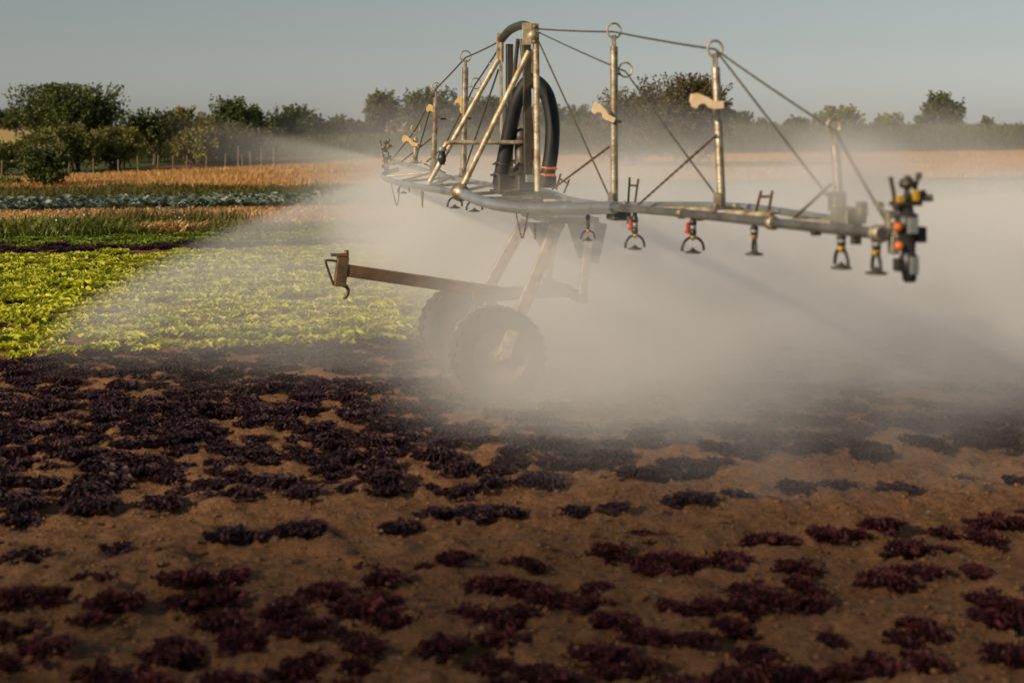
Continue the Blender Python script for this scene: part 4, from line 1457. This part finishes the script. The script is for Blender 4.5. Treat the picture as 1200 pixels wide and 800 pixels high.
# ---------------------------------------------------------------- spray: volumes
class E:
    """small expression builder for shader math"""
    nt = None

    def __init__(self, s): self.s = s

    @staticmethod
    def op(o, *a):
        n = E.nt.nodes.new('ShaderNodeMath')
        n.operation = o
        for i, x in enumerate(a):
            if isinstance(x, E): E.nt.links.new(x.s, n.inputs[i])
            else: n.inputs[i].default_value = float(x)
        return E(n.outputs[0])

    def __add__(a, b): return E.op('ADD', a, b)
    __radd__ = __add__
    def __sub__(a, b): return E.op('SUBTRACT', a, b)
    def __rsub__(a, b): return E.op('SUBTRACT', b, a)
    def __mul__(a, b): return E.op('MULTIPLY', a, b)
    __rmul__ = __mul__
    def __truediv__(a, b): return E.op('DIVIDE', a, b)
    def __rtruediv__(a, b): return E.op('DIVIDE', b, a)
    def max(a, b): return E.op('MAXIMUM', a, b)
    def min(a, b): return E.op('MINIMUM', a, b)
    def abs(a): return E.op('ABSOLUTE', a)

    def step(a, lo, hi):
        """smooth 0..1 ramp from lo to hi (either may be an expression)"""
        n = E.nt.nodes.new('ShaderNodeMapRange')
        n.interpolation_type = 'SMOOTHSTEP'
        E.nt.links.new(a.s, n.inputs['Value'])
        for k, x in (('From Min', lo), ('From Max', hi)):
            if isinstance(x, E): E.nt.links.new(x.s, n.inputs[k])
            else: n.inputs[k].default_value = float(x)
        return E(n.outputs['Result'])


def fog_mat(name, fn, color=(0.95, 0.95, 0.955), aniso=0.0):
    m, nt, out = new_mat(name)
    E.nt = nt
    tc = nt.nodes.new('ShaderNodeTexCoord')
    sx = nt.nodes.new('ShaderNodeSeparateXYZ')
    nt.links.new(tc.outputs['Object'], sx.inputs[0])
    r, y, z = E(sx.outputs[0]), E(sx.outputs[1]), E(sx.outputs[2])

    def noise(scale, stretch=(1, 1, 1), detail=2):
        mp = nt.nodes.new('ShaderNodeMapping')
        mp.inputs['Scale'].default_value = stretch
        nt.links.new(tc.outputs['Object'], mp.inputs['Vector'])
        nz = nt.nodes.new('ShaderNodeTexNoise')
        nz.inputs['Scale'].default_value = scale
        nz.inputs['Detail'].default_value = detail
        nt.links.new(mp.outputs[0], nz.inputs['Vector'])
        return E(nz.outputs['Fac'])

    d = fn(r, y, z, noise)
    pv = nt.nodes.new('ShaderNodeVolumePrincipled')
    pv.inputs['Color'].default_value = lin(color)
    pv.inputs['Anisotropy'].default_value = aniso
    nt.links.new(d.s, pv.inputs['Density'])
    nt.links.new(pv.outputs[0], out.inputs['Volume'])
    return m


ANG = math.atan2(EB.y, EB.x)


def fog_hull(name, sections, mat, label, cat):
    """closed hull from cross sections; each section is (r, [(y, z) ...]) in cart coordinates"""
    V, Fc = [], []
    n = len(sections[0][1])
    for r, sec in sections:
        V += [(r, y, z) for y, z in sec]
    for i in range(len(sections) - 1):
        for k in range(n):
            k2 = (k + 1) % n
            Fc.append((i * n + k, i * n + k2, (i + 1) * n + k2, (i + 1) * n + k))
    Fc.append(tuple(range(n - 1, -1, -1)))
    Fc.append(tuple((len(sections) - 1) * n + k for k in range(n)))
    me = bpy.data.meshes.new(name)
    me.from_pydata(V, [], Fc)
    me.materials.append(mat)
    o = bpy.data.objects.new(name, me)
    COL.objects.link(o)
    o.location = CART
    o.rotation_euler = (0, 0, ANG)
    return tag(o, label, cat, kind='stuff')


NQ, NZ = -NOZ.y, NOZ.z          # side sprayer position (q, z)


def fan_density(r, y, z, noise):
    s = (0.0 - y) - (NQ)                                   # distance thrown to the left
    sp_ = s.max(0.0)
    top_ = NZ - sp_ * 0.25 - sp_ * sp_ * 0.085
    soft = 0.02 + sp_ * 0.055
    inside = (top_ - z).step(0.0, soft)
    width = 0.06 + sp_ * 0.48
    lat = 1.0 - (r + 0.75 * sp_).abs().step(width * 0.5, width)
    low = 1.0 - (top_ - z).step(0.08, 0.75) * 0.72
    st = s.step(-0.02, 0.05)
    near = 0.28 / (0.10 + sp_ * 0.42)
    fade = 1.0 - s.step(1.9, 3.0)
    # streaks radiating with the throw
    nz1 = noise(2.2, (1.2, 0.5, 2.2), 3)
    return inside * lat * low * st * near * fade * (0.4 + nz1.step(0.3, 0.75) * 0.9) * 1.7


m_fan = fog_mat('side_spray', fan_density)
secs = []
yl = -(NQ + 3.1)
for r in (-3.2, 0.9):
    secs.append((r, [(yl, -0.05), (-NQ + 0.03, -0.05), (-NQ + 0.03, NZ + 0.03), (-(NQ + 1.0), NZ - 0.18), (-(NQ + 2.0), NZ - 0.68), (yl, NZ - 1.35)]))
fog_hull('side_spray', secs, m_fan, 'pale fan of water spray thrown left from the outrigger sprayer', 'spray')


def cloud_density(r, y, z, noise):
    Yw = 9.0 - r * math.cos(TH) + y * math.sin(TH)         # distance from the field's near edge
    n1 = noise(0.55, (1.0, 0.75, 1.3), 3)
    n2 = noise(1.7, (1.0, 0.7, 1.2), 2)
    top_ = 1.02 + (n1 - 0.5) * 1.1 - y.step(2.0, 7.0) * 0.3
    vert = (top_ - z).step(-0.55, 0.40)
    left = (y + (n1 - 0.5) * 1.0 + z * 0.25).step(-0.75, 0.6)
    nearb = (Yw + (n1 - 0.5) * 2.4 + (n2 - 0.5) * 0.8 + z * 0.35 + (y - 1.0).max(0.0) * 0.22).step(4.9, 9.1)
    far = 1.0 - Yw.step(14.0, 19.0)
    wd = E.op('SQRT', (r - 1.05) * (r - 1.05) + (y + 0.02) * (y + 0.02) * 0.95 + (z - 0.35) * (z - 0.35) * 1.6)
    bump = (1.0 - (wd + (n2 - 0.5) * 0.5).step(0.0, 1.35)) * 1.5
    return vert * left * nearb * far * (n2.step(0.22, 0.85) * 1.4 + 0.05) * 1.0 + bump * (0.4 + n2)


m_cloud = fog_mat('spray_cloud', cloud_density)
secs = []
for r in (-10.5, 3.2):
    secs.append((r, [(-1.6, -0.05), (9.0, -0.05), (9.0, 2.0), (-1.2, 2.0), (-1.6, 1.4)]))
fog_hull('mist_cloud', secs, m_cloud, 'dense pale water mist drifting right under and behind the boom', 'mist')


def under_density(r, y, z, noise):
    """thin spray under the far wing, over the green lettuces"""
    n1 = noise(0.8, (1.0, 0.8, 1.2), 3)
    top_ = 1.2 - ((0.0 - y) - 0.2).max(0.0) * 0.34 + (n1 - 0.5) * 0.3
    vert = (top_ - z).step(-0.05, 0.30)
    left = y.step(-3.0, -1.2)
    right = 1.0 - y.step(0.3, 1.2)
    return vert * left * right * (r.step(-5.6, -4.4)) * (1.0 - r.step(-0.4, 0.5)) * (0.03 + n1 * 0.17)


m_under = fog_mat('under_spray', under_density)
secs = []
for r in (-5.6, 0.5):
    secs.append((r, [(-3.0, -0.05), (1.2, -0.05), (1.2, 1.4), (-0.2, 1.4), (-3.0, 0.5)]))
fog_hull('under_spray', secs, m_under, 'thin veil of spray falling from the far wing onto green lettuces', 'spray')


def plume_density(r, y, z, noise):
    """plume of the far end sprinkler, blown left and up, and haze drifting behind"""
    n1 = noise(0.9, (0.6, 0.6, 1.4), 3)
    s = (0.0 - y)
    mid = 1.30 + s.max(0.0) * 0.11
    hw = 0.05 + s.max(0.0) * 0.17
    core = (1.0 - ((z - mid) / hw).abs().step(0.2, 1.0)) * s.step(0.0, 0.2) * (1.0 - s.step(1.0, 2.6)) * (1.0 - (r + 6.3).abs().step(0.5, 1.3))
    haze = (2.15 + (n1 - 0.5) * 0.9 - z).step(-0.1, 0.9) * y.step(-1.4, 0.8)
    return core * (0.06 + n1 * 0.28) / (0.5 + s.max(0.0) * 0.6) + haze * n1 * 0.125


m_plume = fog_mat('plume', plume_density)
secs = []
for r in (-13.0, -5.0):
    secs.append((r, [(-2.7, 0.5), (11.0, 0.0), (11.0, 2.75), (-2.7, 2.75)]))
fog_hull('spray_plume', secs, m_plume, 'thin plume of mist from the far end sprinkler drifting over the grain', 'mist')

def puff_density(r, y, z, noise):
    """spray whirling round the outermost upright"""
    n1 = noise(4.0, (1, 1, 1), 3)
    a, b_, c_ = (r - PUFF.x) * (1 / 0.42), (y - PUFF.y) * (1 / 0.30), (z - PUFF.z) * (1 / 0.24)
    d = E.op('SQRT', a * a + b_ * b_ + c_ * c_)
    return (1.0 - (d + (n1 - 0.5) * 0.5).step(0.15, 0.95)) * (0.5 + n1) * 3.2


PUFF = PQ(985, 205, 0.0) + Vector((0.12, -0.02, 0))
m_puff = fog_mat('puff', puff_density)
secs = []
for dr in (-0.45, 0.45):
    secs.append((PUFF.x + dr, [(PUFF.y + 0.32 * math.cos(k * math.pi / 5), PUFF.z + 0.26 * math.sin(k * math.pi / 5)) for k in range(10)]))
fog_hull('spray_puff', secs, m_puff, 'small cloud of spray round the outermost right upright of the boom', 'mist')

def sheet_density(x, y, z, noise):
    """umbrella of water leaving a splash plate at the local origin"""
    n1 = noise(7.0, (1, 1, 0.4), 2)
    rho = E.op('SQRT', x * x + y * y)
    sheet = 0.0 - rho * rho * 1.1 - rho * 0.08
    th = 0.012 + rho * 0.10
    d = 1.0 - ((z - sheet).abs() / th).step(0.2, 1.0)
    return d * rho.step(0.03, 0.06) * (1.0 - rho.step(0.22, 0.42)) * n1.step(0.35, 0.65) * (0.22 / (0.05 + rho))


m_sheet = fog_mat('nozzle_sheet', sheet_density)
for i, bt in enumerate(NOZZLES[:6]):
    hb_ = MB()
    hb_.lathe((0, 0, 0), Z_, [(-0.30, 0), (-0.30, 0.43), (-0.1, 0.43), (0.03, 0.25), (0.03, 0)], 20)
    o = hb_.build('nozzle_spray', m_sheet)
    wp = CART + EB * bt.x + ET * (-bt.y)
    o.location = (wp.x, wp.y, bt.z)
    tag(o, 'thin umbrella of spray leaving a drop nozzle under the right boom wing', 'spray', 'spray umbrellas under the right wing', 'stuff')

# ---------------------------------------------------------------- droplets caught by the light
dm = new_mat('water_drop')
b_ = dm[1].nodes.new('ShaderNodeBsdfPrincipled')
b_.inputs['Base Color'].default_value = (0.9, 0.9, 0.88, 1)
b_.inputs['Roughness'].default_value = 0.05
b_.inputs['Specular IOR Level'].default_value = 1.0
dm[1].links.new(b_.outputs[0], dm[2].inputs['Surface'])
V, Fq = [], []
octv = np.array([(1, 0, 0), (-1, 0, 0), (0, 1, 0), (0, -1, 0), (0, 0, 1), (0, 0, -1)], float)
octf = np.array([(0, 2, 4), (2, 1, 4), (1, 3, 4), (3, 0, 4), (2, 0, 5), (1, 2, 5), (3, 1, 5), (0, 3, 5)])
for i in range(150):
    Y = rng.uniform(3.9, 8.5)
    X = rng.uniform(-0.38, 0.40) * Y
    z = rng.uniform(0.04, 0.9) * (0.35 if rng.random() < 0.6 else 1.0)
    if X < 0.0 and z > 0.3:
        z *= 0.3
    s = rng.uniform(0.0012, 0.0026)
    V.append(octv * s + np.array([X, Y, z]))
    Fq.append(octf + 6 * i)
tag(np_mesh('water_droplets', np.vstack(V), np.vstack(Fq), dm[0], smooth=True), 'scattered glinting water drops in the air over lettuces', 'droplets', kind='stuff')

# ---------------------------------------------------------------- light, sky, camera
SUN_EL = math.radians(23)
SUN_AZ = math.radians(-128)          # compass-like angle of the sun, clockwise from +Y (behind the camera, to the left)
to_sun = Vector((math.sin(SUN_AZ) * math.cos(SUN_EL), math.cos(SUN_AZ) * math.cos(SUN_EL), math.sin(SUN_EL)))
sd = bpy.data.lights.new('sun', 'SUN')
sd.energy = 4.7
sd.angle = math.radians(2.2)
sd.color = (1.0, 0.80, 0.56)
so = bpy.data.objects.new('sun', sd)
COL.objects.link(so)
so.rotation_euler = (-to_sun).to_track_quat('-Z', 'Y').to_euler()

w = bpy.data.worlds.new('World')
sc.world = w
w.use_nodes = True
nt = w.node_tree
nt.nodes.clear()
wo = nt.nodes.new('ShaderNodeOutputWorld')
bg = nt.nodes.new('ShaderNodeBackground')
sky = nt.nodes.new('ShaderNodeTexSky')
sky.sky_type = 'NISHITA'
sky.sun_disc = False
sky.sun_elevation = SUN_EL
sky.sun_rotation = SUN_AZ
sky.air_density = 1.3
sky.dust_density = 0.4
sky.ozone_density = 1.0
hs = nt.nodes.new('ShaderNodeHueSaturation')
hs.inputs['Saturation'].default_value = 0.38
nt.links.new(sky.outputs[0], hs.inputs['Color'])
tint = nt.nodes.new('ShaderNodeMix')
tint.data_type = 'RGBA'
tint.blend_type = 'MULTIPLY'
tint.inputs['Factor'].default_value = 1.0
tint.inputs['B'].default_value = (0.86, 0.935, 1.02, 1)
nt.links.new(hs.outputs[0], tint.inputs['A'])
nt.links.new(tint.outputs['Result'], bg.inputs['Color'])
bg.inputs['Strength'].default_value = 0.056
nt.links.new(bg.outputs[0], wo.inputs['Surface'])

cd = bpy.data.cameras.new('camera')
cam = bpy.data.objects.new('camera', cd)
COL.objects.link(cam)
cam.location = (0, 0, EYE)
cam.rotation_euler = (math.radians(90), 0, 0)
cd.sensor_fit = 'HORIZONTAL'
cd.sensor_width = 36.0
cd.lens = 36.0 * F / 1200.0
cd.shift_y = -(400.0 - HY) / 1200.0
cd.clip_start = 0.05
cd.clip_end = 6000
cd.dof.use_dof = True
cd.dof.focus_distance = 12.5
cd.dof.aperture_fstop = 2.1
sc.camera = cam

sc.render.engine = 'CYCLES'
cy = sc.cycles
cy.use_denoising = True
cy.denoiser = 'OPENIMAGEDENOISE'
cy.use_adaptive_sampling = True
cy.adaptive_threshold = 0.015
cy.max_bounces = 6
cy.diffuse_bounces = 3
cy.glossy_bounces = 2
cy.transmission_bounces = 2
cy.transparent_max_bounces = 8
cy.volume_bounces = 2
cy.volume_step_rate = 1.5
cy.volume_max_steps = 256
vs = sc.view_settings
vs.view_transform = 'Standard'
vs.look = 'None'
vs.exposure = 0.15
vs.gamma = 1.0
vs.use_curve_mapping = False
